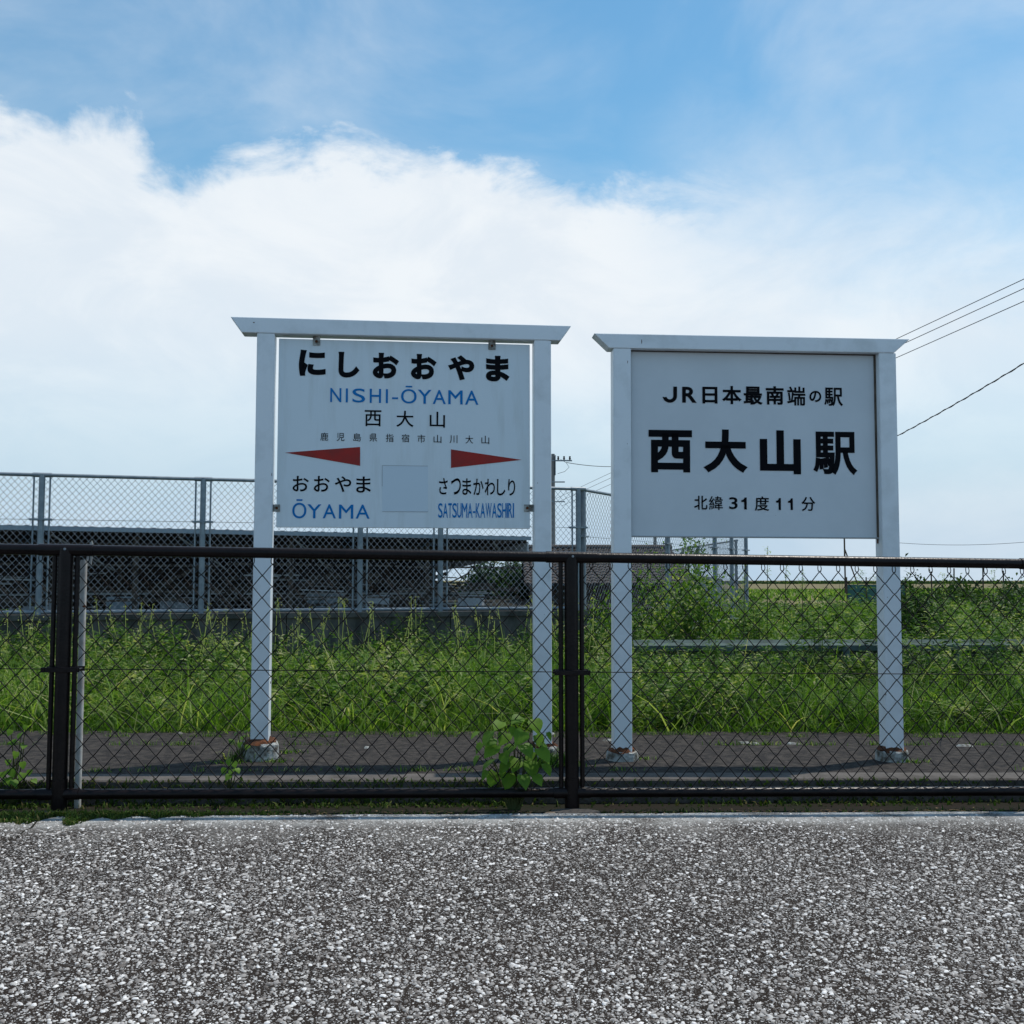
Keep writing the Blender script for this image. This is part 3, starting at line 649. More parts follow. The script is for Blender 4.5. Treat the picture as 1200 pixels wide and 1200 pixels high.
# ------------------------------------------------------------------ tall grey fences behind, on the concrete wall
ZB, ZT = .70, 2.287
def tall_fence(label, pts_, ztop, zbase, pitch=.075, end_y=None):
    root = empty('chain_link_fence', (pts_[0][0], pts_[0][1], 0)); tag(root, label, 'fence')
    O = Vector((pts_[0][0], pts_[0][1], 0))
    for i, (x, y) in enumerate(pts_):
        p = Vector((x, y, 0))-O; n = Vector(pts_[min(i+1, len(pts_)-1)])-Vector(pts_[max(0, i-1)]); n = Vector((n[0], n[1], 0)).normalized()
        mb = MB(); mb.tube([p+Vector((0, 0, zbase-.1)), p+Vector((0, 0, ztop+.012))], .034, 12); po = mb.build('post', M['galv'], root)
        mb = MB(); mb.tube([p-n*.1+Vector((0, 0, ztop)), p+n*.1+Vector((0, 0, ztop))], .027, 10); mb.build('rail_joint', M['galv'], po)
        mb = MB(); mb.bar(p-n*.12+Vector((0, 0, zbase+(ztop-zbase)*.68)), p+n*.12+Vector((0, 0, zbase+(ztop-zbase)*.68)), .08, .022); mb.build('clamp', M['galv'], po)
        for s in (-1, 1):
            q = p+n*s*.085
            mb = MB(); mb.tube([q+Vector((0, 0, zbase)), q+Vector((0, 0, ztop))], .011, 6); mb.build('stile', M['galv'], root)
    for (x0, y0), (x1, y1) in zip(pts_[:-1], pts_[1:]):
        A = Vector((x0, y0, 0))-O; B = Vector((x1, y1, 0))-O; L_ = (B-A).length; n = (B-A).normalized(); nn = Vector((-n.y, n.x, 0))
        for z, r, nm in ((ztop, .021, 'top_rail'), (zbase+.03, .021, 'bottom_rail'), (zbase+(ztop-zbase)*.68, .003, 'tension_wire')):
            mb = MB(); mb.tube([A+Vector((0, 0, z)), B+Vector((0, 0, z))], r, 8); mb.build(nm, M['galv'], root)
        H = ztop-zbase; mb = MB(); s = -H
        h = pitch*1.12/pitch
        while s < L_:
            for dr in (1, -1):
                # wire from (s,0) to (s+H/h, H), clipped to the bay
                u0, u1 = s, s+H/h; z0, z1 = 0., H
                if u0 < 0: z0 = (0-u0)*h; u0 = 0
                if u1 > L_: z1 = H-(u1-L_)*h; u1 = L_
                if u1 <= u0: continue
                if dr < 0: z0, z1 = H-z0, H-z1
                off = nn*(.0025*dr)
                p = A+n*u0+off+Vector((0, 0, zbase+z0)); q = A+n*u1+off+Vector((0, 0, zbase+z1)); mb.tube([p, q], .0027, 3, cap=False, smooth=False)
            s += pitch
        o = mb.build('wire_mesh', M['galv_wire'], root); o['kind'] = 'stuff'
def ya(x): return 13.15+.2875*x
tall_fence('tall grey chain link fence on the low wall in front of the open shed', [(x, ya(x)) for x in (-8.8, -7.05, -5.35, -3.66, -1.87, -.90, .869)], ZT, ZB)
yb = lambda x: 11.89+1.735*x
tall_fence('grey chain link fence turning back past the dark tiled roof', [(x, yb(x)) for x in (.93, 2.455, 3.586, 4.06, 4.5)], ZT, .35, .085)
tall_fence('farthest grey chain link fence receding behind the leafy shrub', [(5.25, 24), (5.18, 26), (5.1, 28), (5.0, 30), (4.95, 32)], 2.02, .3, .11)
wl = empty('retaining_wall', (0, 0, 0)); tag(wl, 'low weathered concrete wall under the tall grey fence', 'wall')
A = Vector((-10.4, ya(-10.4), 0)); B = Vector((.95, ya(.95), 0)); n = (B-A).normalized(); k = 0; L_ = (B-A).length; u = 0
while u < L_-.1:
    p = A+n*u; q = A+n*min(u+1.99, L_)
    mb = MB(); mb.bar(p+Vector((0, 0, .26)), q+Vector((0, 0, .26)), .18, .76); mb.build('wall_panel', M['wallc'], wl)
    mb = MB(); mb.bar(p+Vector((0, 0, .67)), q+Vector((0, 0, .67)), .24, .06); mb.build('coping', M['wallc'], wl); u += 2.0
# ------------------------------------------------------------------ open shed
def shed_y(x): return 18.85+.51*x
shed = empty('open_shed', (0, 0, 0)); tag(shed, 'long open sided shed with low sloping sheet roof behind the tall fence', 'shed')
XS0, XS1 = -12.5, .34
zfr, zbk, dep = 1.875, 1.52, 4.6
dn = Vector((-.51, 1, 0)).normalized(); along = Vector((1, .51, 0)).normalized()
def SP(x, d, z): return Vector((x, shed_y(x), 0))+dn*d+Vector((0, 0, z))
zr = lambda d: zfr+(zbk-zfr)*d/dep
mb = MB(); nst = 64
for i in range(nst):
    xa_ = XS0+(XS1-XS0)*i/nst; xb_ = XS0+(XS1-XS0)*(i+1)/nst; up = .035
    for j, (u0, u1, z0, z1) in enumerate(((0, .3, 0, up), (.3, .5, up, up), (.5, .8, up, 0), (.8, 1, 0, 0))):
        a_ = xa_+(xb_-xa_)*u0; b_ = xa_+(xb_-xa_)*u1
        mb.add([SP(a_, 0, zr(0)+z0), SP(b_, 0, zr(0)+z1), SP(b_, dep, zr(dep)+z1), SP(a_, dep, zr(dep)+z0)], [(0, 1, 2, 3)])
mb.build('roof', M['steelroof'], shed)
mb = MB(); mb.bar(SP(XS0, -.02, zfr-.01), SP(XS1, -.02, zfr-.01), .03, .07); mb.build('fascia', M['fascia'], shed)
x = XS0+.1
k = 0
while x < XS1:
    mb = MB(); mb.bar(SP(x, 0, zr(0)-.05), SP(x, dep, zr(dep)-.05), .05, .07); mb.build('rafter', M['wood'], shed)
    if k % 4 == 0:
        for d in (.25, 2.3, dep-.1):
            mb = MB(); mb.bar(SP(x, d, .55), SP(x, d, zr(d)-.085), .07, .07); mb.build('post', M['wood'], shed)
    if k % 3 == 1:
        mb = MB(); mb.bar(SP(x, .1, zr(0)-.1), SP(x+.9, 1.2, 1.25), .025, .025); mb.build('brace', M['pipe'], shed)
    x += .55; k += 1
for d in (1.1, 2.2, 3.3):
    mb = MB(); mb.bar(SP(XS0, d, zr(d)-.105), SP(XS1, d, zr(d)-.105), .05, .05); mb.build('purlin', M['wood'], shed)
mb = MB(); mb.bar(SP(XS1-.02, .05, zfr-.18), SP(XS1-.02, dep, zbk-.14), .03, .22); mb.build('gable_board', M['palew'], shed)
for z, wz, m_ in ((1.24, .14, 'wood'), (.98, .12, 'wood'), (.74, .10, 'wood')):
    x = XS0
    while x < XS1-.1:
        x2 = min(x+rnd.uniform(1.6, 2.2), XS1)
        mb = MB(); mb.bar(SP(x, dep-.15, z+rnd.uniform(-.02, .02)), SP(x2-.03, dep-.15, z+rnd.uniform(-.02, .02)), .03, wz); mb.build('board', M[m_], shed); x = x2
for k, (d, z) in enumerate(((.2, 1.33), (.25, .92), (.25, .78), (1.4, .86), (2.4, .98), (2.4, .70), (1.4, .68))):
    x = XS0
    while x < XS1-.1:
        x2 = min(x+rnd.uniform(2.2, 3.2), XS1)
        if rnd.random() < .85:
            mb = MB(); mb.bar(SP(x, d, z+rnd.uniform(-.03, .03)), SP(x2-.1, d, z+rnd.uniform(-.03, .03)), .04, .035); mb.build('rail', M['wood' if k != 3 else 'pipe'], shed)
        x = x2
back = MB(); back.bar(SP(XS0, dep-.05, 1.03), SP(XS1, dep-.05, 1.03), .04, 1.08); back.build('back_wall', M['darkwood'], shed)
mb = MB()
for i in range(260):
    x = rnd.uniform(XS0, XS1-.5); d = rnd.uniform(.4, dep-.5); z = rnd.uniform(.6, 1.15)
    L_ = rnd.uniform(.3, 1.5); k = rnd.random(); dz = rnd.uniform(-.05, .05) if k < .6 else rnd.uniform(-.35, .35); x2 = min(x+L_*(1 if k < .6 else .5), XS1)
    mb.bar(SP(x, d, z), SP(x2, d+rnd.uniform(-.3, .3), max(.6, min(1.35, z+dz))), rnd.uniform(.01, .04), rnd.uniform(.015, .07))
tag(mb.build('shed_clutter', M['wood']), 'jumble of poles and boards stored in the open shed', 'clutter', kind='stuff')
mb = MB()
for i in range(40):
    x = rnd.uniform(XS0, XS1-.5); d = rnd.uniform(.2, dep-.5); z = rnd.uniform(.62, 1.2)
    mb.bar(SP(x, d, z), SP(min(x+rnd.uniform(.2, .9), XS1), d, z+rnd.uniform(-.03, .03)), .02, rnd.uniform(.012, .03))
tag(mb.build('pipe_clutter', M['pipe']), 'pale thin pipes lying about in the open shed', 'clutter', kind='stuff')
# stored sheets leaning in the shed
for i, (x, d, wd_, h_, m_) in enumerate(((-6.1, 1.2, .45, .22, 'fascia'), (-5.3, 1.6, .5, .2, 'palew'), (-3.1, 1.3, .6, .24, 'fascia'), (-2.3, 1.0, .5, .22, 'palew'), (-1.2, 1.5, .42, .2, 'fascia'), (-.45, 1.3, .5, .2, 'palew'), (-7.4, 1.4, .6, .22, 'palew'))):
    mb = MB(); a = SP(x, d, .60); b = SP(x+wd_, d, .60); c = Vector((0, .05, h_)); vs = [a, b, b+c, a+c]; t_ = Vector((0, .02, 0)); vs += [v+t_ for v in vs]
    mb.add(vs, [(0, 1, 2, 3), (7, 6, 5, 4), (0, 4, 5, 1), (1, 5, 6, 2), (2, 6, 7, 3), (3, 7, 4, 0)])
    tag(mb.build('sheet_panel', M[m_]), ['second pale sheet panel from the left in the open shed', 'third sheet panel from the left standing in the open shed', 'middle bluish sheet panel of those in the open shed', 'third sheet panel from the right in the open shed', 'second sheet panel from the right in the open shed', 'rightmost pale sheet panel near the open shed end', 'leftmost pale sheet panel standing in the open shed'][i], 'panel', 'sheet panels stored in the open shed')
# ------------------------------------------------------------------ dark tiled roof building
house = empty('tiled_roof_house', (0, 0, 0)); tag(house, 'low building with dark ribbed tile roof right of the open shed', 'building')
X0, X1 = .25, 3.75
re_y, ri_y, re_z, ri_z = 20.6, 24.2, .98, 1.80
rows, colsn = 14, 26
tm = MB()
tw = (X1-X0)/colsn; sl = Vector((0, ri_y-re_y, ri_z-re_z)); tl_ = sl.length/rows; sd_ = sl.normalized(); nrm = Vector((0, -sd_.z, sd_.y))
vs = []; 
for L0 in (0, 1):
    for i, u in enumerate((0, .2, .4, .6, .8, 1.0)):
        hgt = .02+.03*math.sin(u*math.pi*1.0)
        vs.append(Vector((u*tw, 0, 0))+sd_*(L0*tl_*1.05)+nrm*(hgt+(.02 if L0 == 0 else 0)))
vs += [Vector((0, 0, 0)), Vector((tw, 0, 0))]
tm.add(vs, [(i, i+1, i+7, i+6) for i in range(5)]+[(12, 13, 5, 4, 3, 2, 1, 0)])
tile = tm.mesh('tile', M['tile'])
mb = MB(); mb.add([(X0, re_y, re_z), (X1, re_y, re_z), (X1, ri_y, ri_z), (X0, ri_y, ri_z), (X1, 2*ri_y-re_y, re_z), (X0, 2*ri_y-re_y, re_z)], [(0, 1, 2, 3), (3, 2, 4, 5)])
roof = mb.build('roof', M['tile'], house)
mb = MB(); mb.tube([(X0-.02, ri_y, ri_z+.05), (X1+.02, ri_y, ri_z+.05)], .08, 8); mb.build('ridge', M['tile'], roof)
for r_ in range(rows-4, rows):
    for c_ in range(colsn): inst(tile, 'tile', roof, Vector((X0+c_*tw, re_y, re_z))+sd_*(r_*tl_))
jm = MB()
for r_ in range(rows-4):
    for c_ in range(colsn): o_ = Vector((X0+c_*tw, re_y, re_z))+sd_*(r_*tl_); jm.add([v+o_ for v in vs], [(i, i+1, i+7, i+6) for i in range(5)]+[(12, 13, 5, 4, 3, 2, 1, 0)])
o = jm.build('tile', M['tile'], roof); o['kind'] = 'stuff'
mb = MB(); mb.box((X0+.2, re_y+.35, .4), (X1-.2, re_y+.45, re_z+.05)); mb.box((X1-.3, re_y+.45, .4), (X1-.2, 2*ri_y-re_y-.3, re_z+.1)); mb.box((X0+.2, re_y+.45, .4), (X0+.3, 2*ri_y-re_y-.3, re_z+.1)); mb.build('wall', M['wood'], house)
mb = MB(); mb.prism([(0, .3), (1.9, .3), (1.9, 1.12), (0, 1.12)], 0, 2.0); o = mb.build('storage_hut', M['palew']); o.location = (5.15, 34.5, 0)
mb2 = MB(); mb2.prism([(-.1, 1.12), (2.0, 1.12), (.95, 1.28)], -.1, 2.1); mb2.build('roof', M['steelroof'], o); mb2 = MB(); mb2.box((.9, -.03, .6), (1.5, -.002, 1.12)); mb2.build('door', M['galv'], o)
tag(o, 'small pale hut seen through the farthest chain link fence', 'hut')

# ------------------------------------------------------------------ guardrail in the weeds
gd = empty('guardrail', (0, 0, 0)); tag(gd, 'faded pale green roadside guardrail half buried in weeds', 'guardrail')
prof = [(0, 0), (-.03, .03), (-.08, .05), (-.08, .10), (-.03, .13), (-.02, .175), (-.03, .22), (-.08, .25), (-.08, .30), (-.03, .32), (0, .35)]
gy = lambda x: 9.75+.03*x
x = 1.15
while x < 9.0:
    mb = MB(); vs = []
    for xx in (x, x+1.985):
        for s in (0, .004): vs += [(xx, gy(xx)+a-s, .175+b) for a, b in (prof if s == 0 else prof[::-1])]
    n = len(prof)*2; mb.add(vs, [(i, (i+1) % n, n+(i+1) % n, n+i) for i in range(n)]); mb.build('beam', M['guard'], gd); x += 2.0
for px_ in (850, 985, 1115, 1290):
    X = (px_-600)/1203*9.85
    mb = MB(); mb.tube([(X, gy(X)-.125, -.1), (X, gy(X)-.125, .47)], .032, 12); mb.build('post', M['guard'], gd)

# ------------------------------------------------------------------ vegetation (numpy built)
def blades(n, xf, yf, hf, w0, seg=3, lean=.5, tintf=None, zf_=None):
    """curved grass blades -> V, quads, tint"""
    x = xf(n); y = yf(n, x); z = np.full(len(x), -.05) if zf_ is None else zf_(x, y)
    n = len(x); h = hf(x, y)*rng.uniform(.55, 1.15, n); w = w0*rng.uniform(.6, 1.3, n)
    A = rng.uniform(0, 2*np.pi, n); ln = lean*rng.uniform(.1, 1.3, n); B = rng.uniform(0, 2*np.pi, n)
    V = np.zeros((n, (seg+1)*2, 3))
    for i in range(seg+1):
        t = i/seg; off = h*ln*t**2.0; zz = h*(t-.30*ln*t**2.6)
        ww = w*(1-t**1.7)*.5+.0004
        cx_ = x+np.cos(A)*off; cy_ = y+np.sin(A)*off
        V[:, 2*i, 0] = cx_-np.cos(B)*ww; V[:, 2*i, 1] = cy_-np.sin(B)*ww; V[:, 2*i+1, 0] = cx_+np.cos(B)*ww; V[:, 2*i+1, 1] = cy_+np.sin(B)*ww
        V[:, 2*i, 2] = V[:, 2*i+1, 2] = z+zz
    q = np.array([(2*i, 2*i+1, 2*i+3, 2*i+2) for i in range(seg)]); nv = (seg+1)*2
    Fq = (q[None]+nv*np.arange(n)[:, None, None]).reshape(-1, 4)
    tv = rng.random(n) if tintf is None else tintf(x, y, n)
    return V.reshape(-1, 3), Fq, np.repeat(tv, nv)
def leaves(P, D, Ls, Wd, tint):
    """folded lanceolate leaves: base P, direction D, length, width -> V, quads"""
    n = len(P); D = D/np.linalg.norm(D, axis=1, keepdims=True); up = np.array([0, 0, 1.])+rng.normal(0, .45, (n, 3))
    S_ = np.cross(D, up); S_ /= np.linalg.norm(S_, axis=1, keepdims=True)+1e-9; U = np.cross(S_, D)
    V = np.zeros((n, 6, 3)); L3 = Ls[:, None]; W3 = Wd[:, None]
    V[:, 0] = P; V[:, 1] = P+D*L3*.45+S_*W3*.5+U*W3*.12; V[:, 2] = P+D*L3*.5-U*W3*.06; V[:, 3] = P+D*L3*.45-S_*W3*.5+U*W3*.12
    V[:, 4] = P+D*L3-np.array([0, 0, 1.])*L3*.22; V[:, 5] = P+D*L3*.98-np.array([0, 0, 1.])*L3*.20
    q = np.array([(0, 2, 4, 1), (0, 3, 4, 2)]); Fq = (q[None]+6*np.arange(n)[:, None, None]).reshape(-1, 4)
    V[:, 5] = V[:, 4]
    return V.reshape(-1, 3), Fq, np.repeat(tint, 6)
def weeds(x, y, z, h, nl, Ls, Wr, spread=.12, tb=.5, tvar=.3, top=.0):
    """leafy stems: x,y,z,h arrays"""
    n = len(x); k = nl; t = rng.uniform(.12, 1, (n, k))**.8; A = rng.uniform(0, 2*np.pi, (n, k)); LA = rng.uniform(0, 2*np.pi, n)
    lean = rng.uniform(0, .6, n)
    cx_ = x[:, None]+np.cos(LA)[:, None]*lean[:, None]*h[:, None]*t**1.6; cy_ = y[:, None]+np.sin(LA)[:, None]*lean[:, None]*h[:, None]*t**1.6; cz = z[:, None]+h[:, None]*t
    P = np.stack([cx_, cy_, cz], -1)
    rad = rng.uniform(0, 1, (n, k))*spread*(1.1-t)
    P[..., 0] += np.cos(A)*rad; P[..., 1] += np.sin(A)*rad
    D = np.stack([np.cos(A), np.sin(A), rng.uniform(-.1, .9, (n, k))], -1)
    pt = np.clip(rng.normal(tb, tvar, n), 0, 1)
    tint = np.clip(np.repeat(pt, k)+rng.normal(0, .12, n*k), 0, 1)
    L_ = Ls*rng.uniform(.5, 1.25, n*k)*(1-.45*np.repeat(1, n*k)*t.ravel()**3)
    v1, f1, t1 = leaves(P.reshape(-1, 3), D.reshape(-1, 3), L_, L_*Wr*rng.uniform(.7, 1.3, n*k), tint)
    # stems: thin crossed ribbons
    m = 4; Vs = np.zeros((n, (m+1)*2, 3))
    for i in range(m+1):
        tt = i/m; sx_ = x+np.cos(LA)*lean*h*tt**1.6; sy_ = y+np.sin(LA)*lean*h*tt**1.6; w_ = .003*(1.2-tt)
        Vs[:, 2*i] = np.stack([sx_-w_, sy_, z+h*tt], -1); Vs[:, 2*i+1] = np.stack([sx_+w_, sy_+w_, z+h*tt], -1)
    q = np.array([(2*i, 2*i+1, 2*i+3, 2*i+2) for i in range(m)]); f2 = (q[None]+(m+1)*2*np.arange(n)[:, None, None]).reshape(-1, 4)+len(v1)
    return np.concatenate([v1, Vs.reshape(-1, 3)]), np.concatenate([f1, f2]), np.concatenate([t1, np.full(n*(m+1)*2, .75)])
def join(parts):
    V = []; Fq = []; T = []; o = 0
    for v, f, t in parts: V.append(v); Fq.append(f+o); T.append(t); o += len(v)
    return np.concatenate(V), np.concatenate(Fq), np.concatenate(T)
def patch(x, y, s, seed):       # smooth pseudo random field 0..1
    r = np.random.default_rng(seed); out_ = 0
    for i in range(5):
        a, b, c = r.normal(0, s, 2).tolist()+[r.uniform(0, 6)]; out_ = out_+np.sin(a*x+b*y+c)
    return .5+.5*np.tanh(out_*.6)
front = lambda x: 5.037+.0774*x+1.83
def ylim(x):   # wall on the left, open to the right
    return np.where(x < .95, 13.0+.2875*x, 13.2)
fh = lambda x, y: (.29+.26*patch(x, y, 1.6, 3))*np.clip((y-front(x))/.7+.45, .45, 1)*np.where(x > .8, np.where(y < 9.8, .82, 1.15), 1.0)
# dense grass near the platform edge
NT = 3600; tx = rng.uniform(-5.2, 5.9, NT); ty = front(tx)+rng.random(NT)**1.3*2.4; tt_ = rng.random(NT); ti = rng.integers(0, NT, 36000)
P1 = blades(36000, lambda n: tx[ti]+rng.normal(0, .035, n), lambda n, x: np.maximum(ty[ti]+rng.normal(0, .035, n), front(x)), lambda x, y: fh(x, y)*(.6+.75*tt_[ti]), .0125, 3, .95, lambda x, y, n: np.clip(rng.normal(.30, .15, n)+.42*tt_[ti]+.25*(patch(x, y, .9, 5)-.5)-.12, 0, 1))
P2 = blades(24000, lambda n: rng.uniform(-7, 8, n), lambda n, x: front(x)+2.2+rng.random(n)*(ylim(x)-front(x)-2.3), lambda x, y: .30+.28*patch(x, y, 1., 4), .015, 3, .75, lambda x, y, n: np.clip(rng.normal(.5, .25, n)+.3*(patch(x, y, .9, 6)-.5), 0, 1))
P3 = blades(22000, lambda n: rng.uniform(.16, 16, n), lambda n, x: rng.uniform(13, 34, n), lambda x, y: .32+.3*patch(x, y, .6, 8), .026, 2, .45, lambda x, y, n: np.clip(rng.normal(.55, .22, n), 0, 1))
P4 = blades(3600, lambda n: rng.uniform(-5.5, 6.5, n), lambda n, x: front(x)+.05+rng.random(n)**1.1*3.2, lambda x, y: .48+.30*patch(x, y, 1.4, 44), .013, 5, 1.5, lambda x, y, n: np.clip(rng.normal(.78, .16, n), 0, 1))
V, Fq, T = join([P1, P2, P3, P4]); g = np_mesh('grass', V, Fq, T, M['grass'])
tag(g, 'long green grass growing behind the walkway edge', 'grass', kind='stuff')
def scat(n, x0, x1, y0f, y1f, dens=None):
    x = rng.uniform(x0, x1, n); a = y0f(x); b = y1f(x); y = a+rng.random(n)*(b-a)
    if dens is not None: k = rng.random(n) < dens(x, y); x = x[k]; y = y[k]
    return x, y
parts = []
x, y = scat(1500, -6, .9, lambda x: front(x)+.35, lambda x: ylim(x)-.25, lambda x, y: .25+.75*patch(x, y, 1.4, 21))
parts.append(weeds(x, y, np.full(len(x), -.05), .26+.40*patch(x, y, 1.6, 9)*rng.uniform(.5, 1.3, len(x)), 34, .10, .30, .15, .5, .42))
x, y = scat(1150, .7, 6.0, lambda x: front(x)+.3, lambda x: 0*x+9.55, lambda x, y: .2+.8*patch(x, y, 1.4, 22))
parts.append(weeds(x, y, np.full(len(x), -.05), .24+.36*patch(x, y, 2.2, 10)**1.5*rng.uniform(.5, 1.3, len(x)), 34, .09, .28, .13, .5, .4))
x, y = scat(1500, .9, 8.2, lambda x: 0*x+10.0, lambda x: 0*x+15.5, lambda x, y: .3+.7*patch(x, y, 1.2, 23))
parts.append(weeds(x, y, np.full(len(x), -.05), .36+.40*patch(x, y, 1.3, 12)*rng.uniform(.5, 1.3, len(x)), 34, .11, .32, .2, .6))
x, y = scat(1700, 4.7, 17, lambda x: 0*x+15, lambda x: 0*x+33, lambda x, y: .3+.7*patch(x, y, .6, 24))
parts.append(weeds(x, y, np.full(len(x), -.05), .34+.42*patch(x, y, .7, 13)*rng.uniform(.5, 1.3, len(x)), 26, .19, .36, .35, .55))
# weeds creeping up the wall and along its top
x = rng.uniform(-8, .8, 260); y = 13.0+.2875*x-rng.uniform(.0, .35, 260)
parts.append(weeds(x, y, np.full(260, -.05), .15+.70*patch(x, y, 2.2, 14)**1.6+.25*np.clip(x+.5, 0, 1), 40, .085, .34, .26, .45))
x, y = scat(620, .7, 8.5, lambda x: 0*x+8.9, lambda x: 9.60+.03*x, lambda x, y: np.clip(patch(x, y*0, 3.0, 27)*1.5-.25, .05, 1))
parts.append(weeds(x, y, np.full(len(x), -.05), .46+.36*patch(x, y, 2.2, 28)*rng.uniform(.6, 1.3, len(x)), 34, .10, .24, .13, .5, .4))
V, Fq, T = join(parts); g = np_mesh('weeds', V, Fq, T, M['weed'])
tag(g, 'leafy green weeds massed in front of the wall and over the field edge', 'weeds', kind='stuff')
# dry seed heads above the weeds near the wall
x, y = scat(170, -7, 1.0, lambda x: front(x)+2.8, lambda x: ylim(x)-.1); n = len(x); h = rng.uniform(.45, .95, n)
mbs = []
Vs = np.zeros((n, 4, 3)); dx = rng.normal(0, .14, n)
for i, tt in enumerate((0, 1)):
    Vs[:, 2*i] = np.stack([x+dx*tt-.003, y, -.05+h*tt], -1); Vs[:, 2*i+1] = np.stack([x+dx*tt+.003, y, -.05+h*tt], -1)
st = (Vs.reshape(-1, 3), (np.array([(0, 1, 3, 2)])[None]+4*np.arange(n)[:, None, None]).reshape(-1, 4), np.full(n*4, .96))
kk = 12; P = np.repeat(np.stack([x+dx, y, -.05+h], -1), kk, 0)+np.stack([rng.normal(0, .014, n*kk), rng.normal(0, .014, n*kk), rng.uniform(-.14, .03, n*kk)], -1)
sd2 = leaves(P, rng.normal(0, 1, (n*kk, 3))+np.array([0, 0, .8]), np.full(n*kk, .022), np.full(n*kk, .012), rng.uniform(.93, 1, n*kk))
V, Fq, T = join([st, sd2]); g = np_mesh('seed_heads', V, Fq, T, M['grass']); tag(g, 'dry tan seed heads standing above the weeds by the wall', 'seed heads', kind='stuff')
# moss on the kerb face and creeping over the lot edge
def tuftfield(name, x, y, z, h, label, cat, m=None, w_=.006, lean=.9, seg=2):
    n = len(x); V, Fq, T = blades(n, lambda n: x, lambda n, xx: y, lambda a, b: h, w_, seg, lean, lambda a, b, n: np.clip(rng.normal(.5, .28, n), 0, 1), lambda a, b: z)
    o = np_mesh(name, V, Fq, T, m or M['moss']); tag(o, label, cat, kind='stuff'); return o
n = 16000; x = rng.uniform(-3.6, 3.6, n); d = patch(x, x*0, 2.5, 31); k = rng.random(n) < np.where(x < 0, .35+.65*d, .08+.30*d*d); x = x[k]; n = len(x)
y = fy(x)+.195-rng.random(n)**2*.10; z = SL*x-.03+np.where(rng.random(n) < .65, rng.random(n)*.115, 0); y = np.where(z > SL*x-.02, fy(x)+.192, y)
tuftfield('moss', x, y, z, .022*rng.uniform(.5, 1.6, n), 'dark green moss on the kerb face behind the fence foot', 'moss', w_=.012)
n = 22000; x = rng.uniform(-3.4, 3.6, n); d = patch(x, x*0, 3.1, 35); pl = np.where(x < -1.0, 1., np.where(x < .1, .22, .12)); k = rng.random(n) < pl*(.3+.7*d); x = x[k]; n = len(x)
over = np.where((x < -1.1), .07*patch(x, x*0, 4., 36)*np.clip(1.2-abs(x+1.75), .0, 1), -.01)
y = fy(x)+LOTE-over+rng.random(n)*(.17+over); z = np.where(y < fy(x)+LOTE, SL*x, SL*x-.03)
k2 = 5200; xa_ = rng.normal(-1.98, .30, k2); dd = rng.random(k2)**2.2*.24*np.clip(1.25-abs(xa_+1.98)/.5, 0, 1)*(.05+.95*patch(xa_, xa_*0, 14., 37)**1.5); ya_ = fy(xa_)+LOTE-dd
x = np.concatenate([x, xa_]); y = np.concatenate([y, ya_]); z = np.concatenate([z, SL*xa_]); n = len(x)
tuftfield('creeping_weeds', x, y, z, .020*rng.uniform(.4, 1.8, n), 'low creeping weeds spilling from the fence foot onto the paving', 'weeds', w_=.010)
# litter of dry stalks
mb = MB(); mb.tint = False
for i in range(420):
    x = rnd.uniform(-2.8, 3.3); y = fy(x)+rnd.uniform(-.165, -.0); L_ = rnd.uniform(.012, .11)*(1 if i % 4 else 1.6); a = rnd.uniform(-.5, .5); z = SL*x-.024
    mb.tube([(x, y, z), (x+L_*.5*math.cos(a), y+L_*.5*math.sin(a)*.4, z+rnd.uniform(.0, .012)), (x+L_*math.cos(a), y+L_*math.sin(a)*.4, z)], rnd.uniform(.0008, .0016), 3, cap=False)
for i in range(500):
    x = rnd.uniform(-2.8, 3.3); y = fy(x)+rnd.uniform(-.17, .02); a = rnd.uniform(0, 6.3); s = rnd.uniform(.004, .013); z = SL*x-.026+rnd.random()*.006
    mb.add([(x+s*math.cos(a+k*1.57)*(1 if k % 2 else .5), y+s*math.sin(a+k*1.57)*(1 if k % 2 else .5), z+rnd.uniform(0, .004)) for k in range(4)], [(0, 1, 2, 3)])
tag(mb.build('plant_litter', M['litter']), 'dry stalks and leaf litter along the fence foot', 'litter', kind='stuff')
# tufts in the platform's joints
x = []; y = []
for i in range(150):
    cx_ = rnd.uniform(-3.6, 4.2); row = rnd.choice((1.62, 1.72, 1.80, 1.80, 1.3, .45)); m_ = rnd.randint(15, 60)
    x += [cx_+rnd.gauss(0, .05) for _ in range(m_)]; y += [fy(cx_)+row+rnd.gauss(0, .015) for _ in range(m_)]
x = np.array(x); y = np.array(y)
tuftfield('grass_tufts', x, y, SL*x+PZ-.005, rng.uniform(.012, .045, len(x)), 'yellow green tufts growing in the cracks of the walkway', 'grass', M['grass'], .004, .7)
# fuller tufts round the sign footings
x = []; y = []; hh = []
for px_, Yb, s_, m_, hm in ((285, 5.70, .05, 160, .08), (326, 5.66, .04, 60, .03), (270, 5.60, .06, 60, .03), (650, 5.70, .06, 300, .10), (640, 5.62, .09, 260, .07), (748, 5.9, .05, 60, .03), (1062, 5.9, .06, 60, .035), (335, 5.95, .07, 70, .04)):
    X = (px_-600)/1203*Yb
    for _ in range(m_): x.append(X+rnd.gauss(0, s_)); y.append(Yb+rnd.gauss(0, .02)); hh.append(hm*rnd.uniform(.4, 1.1))
x = np.array(x); y = np.array(y)
tuftfield('footing_grass', x, y, SL*x+PZ-.005, np.array(hh), 'short grass clumps round the foot of the white sign posts', 'grass', M['grass'], .006, .8)
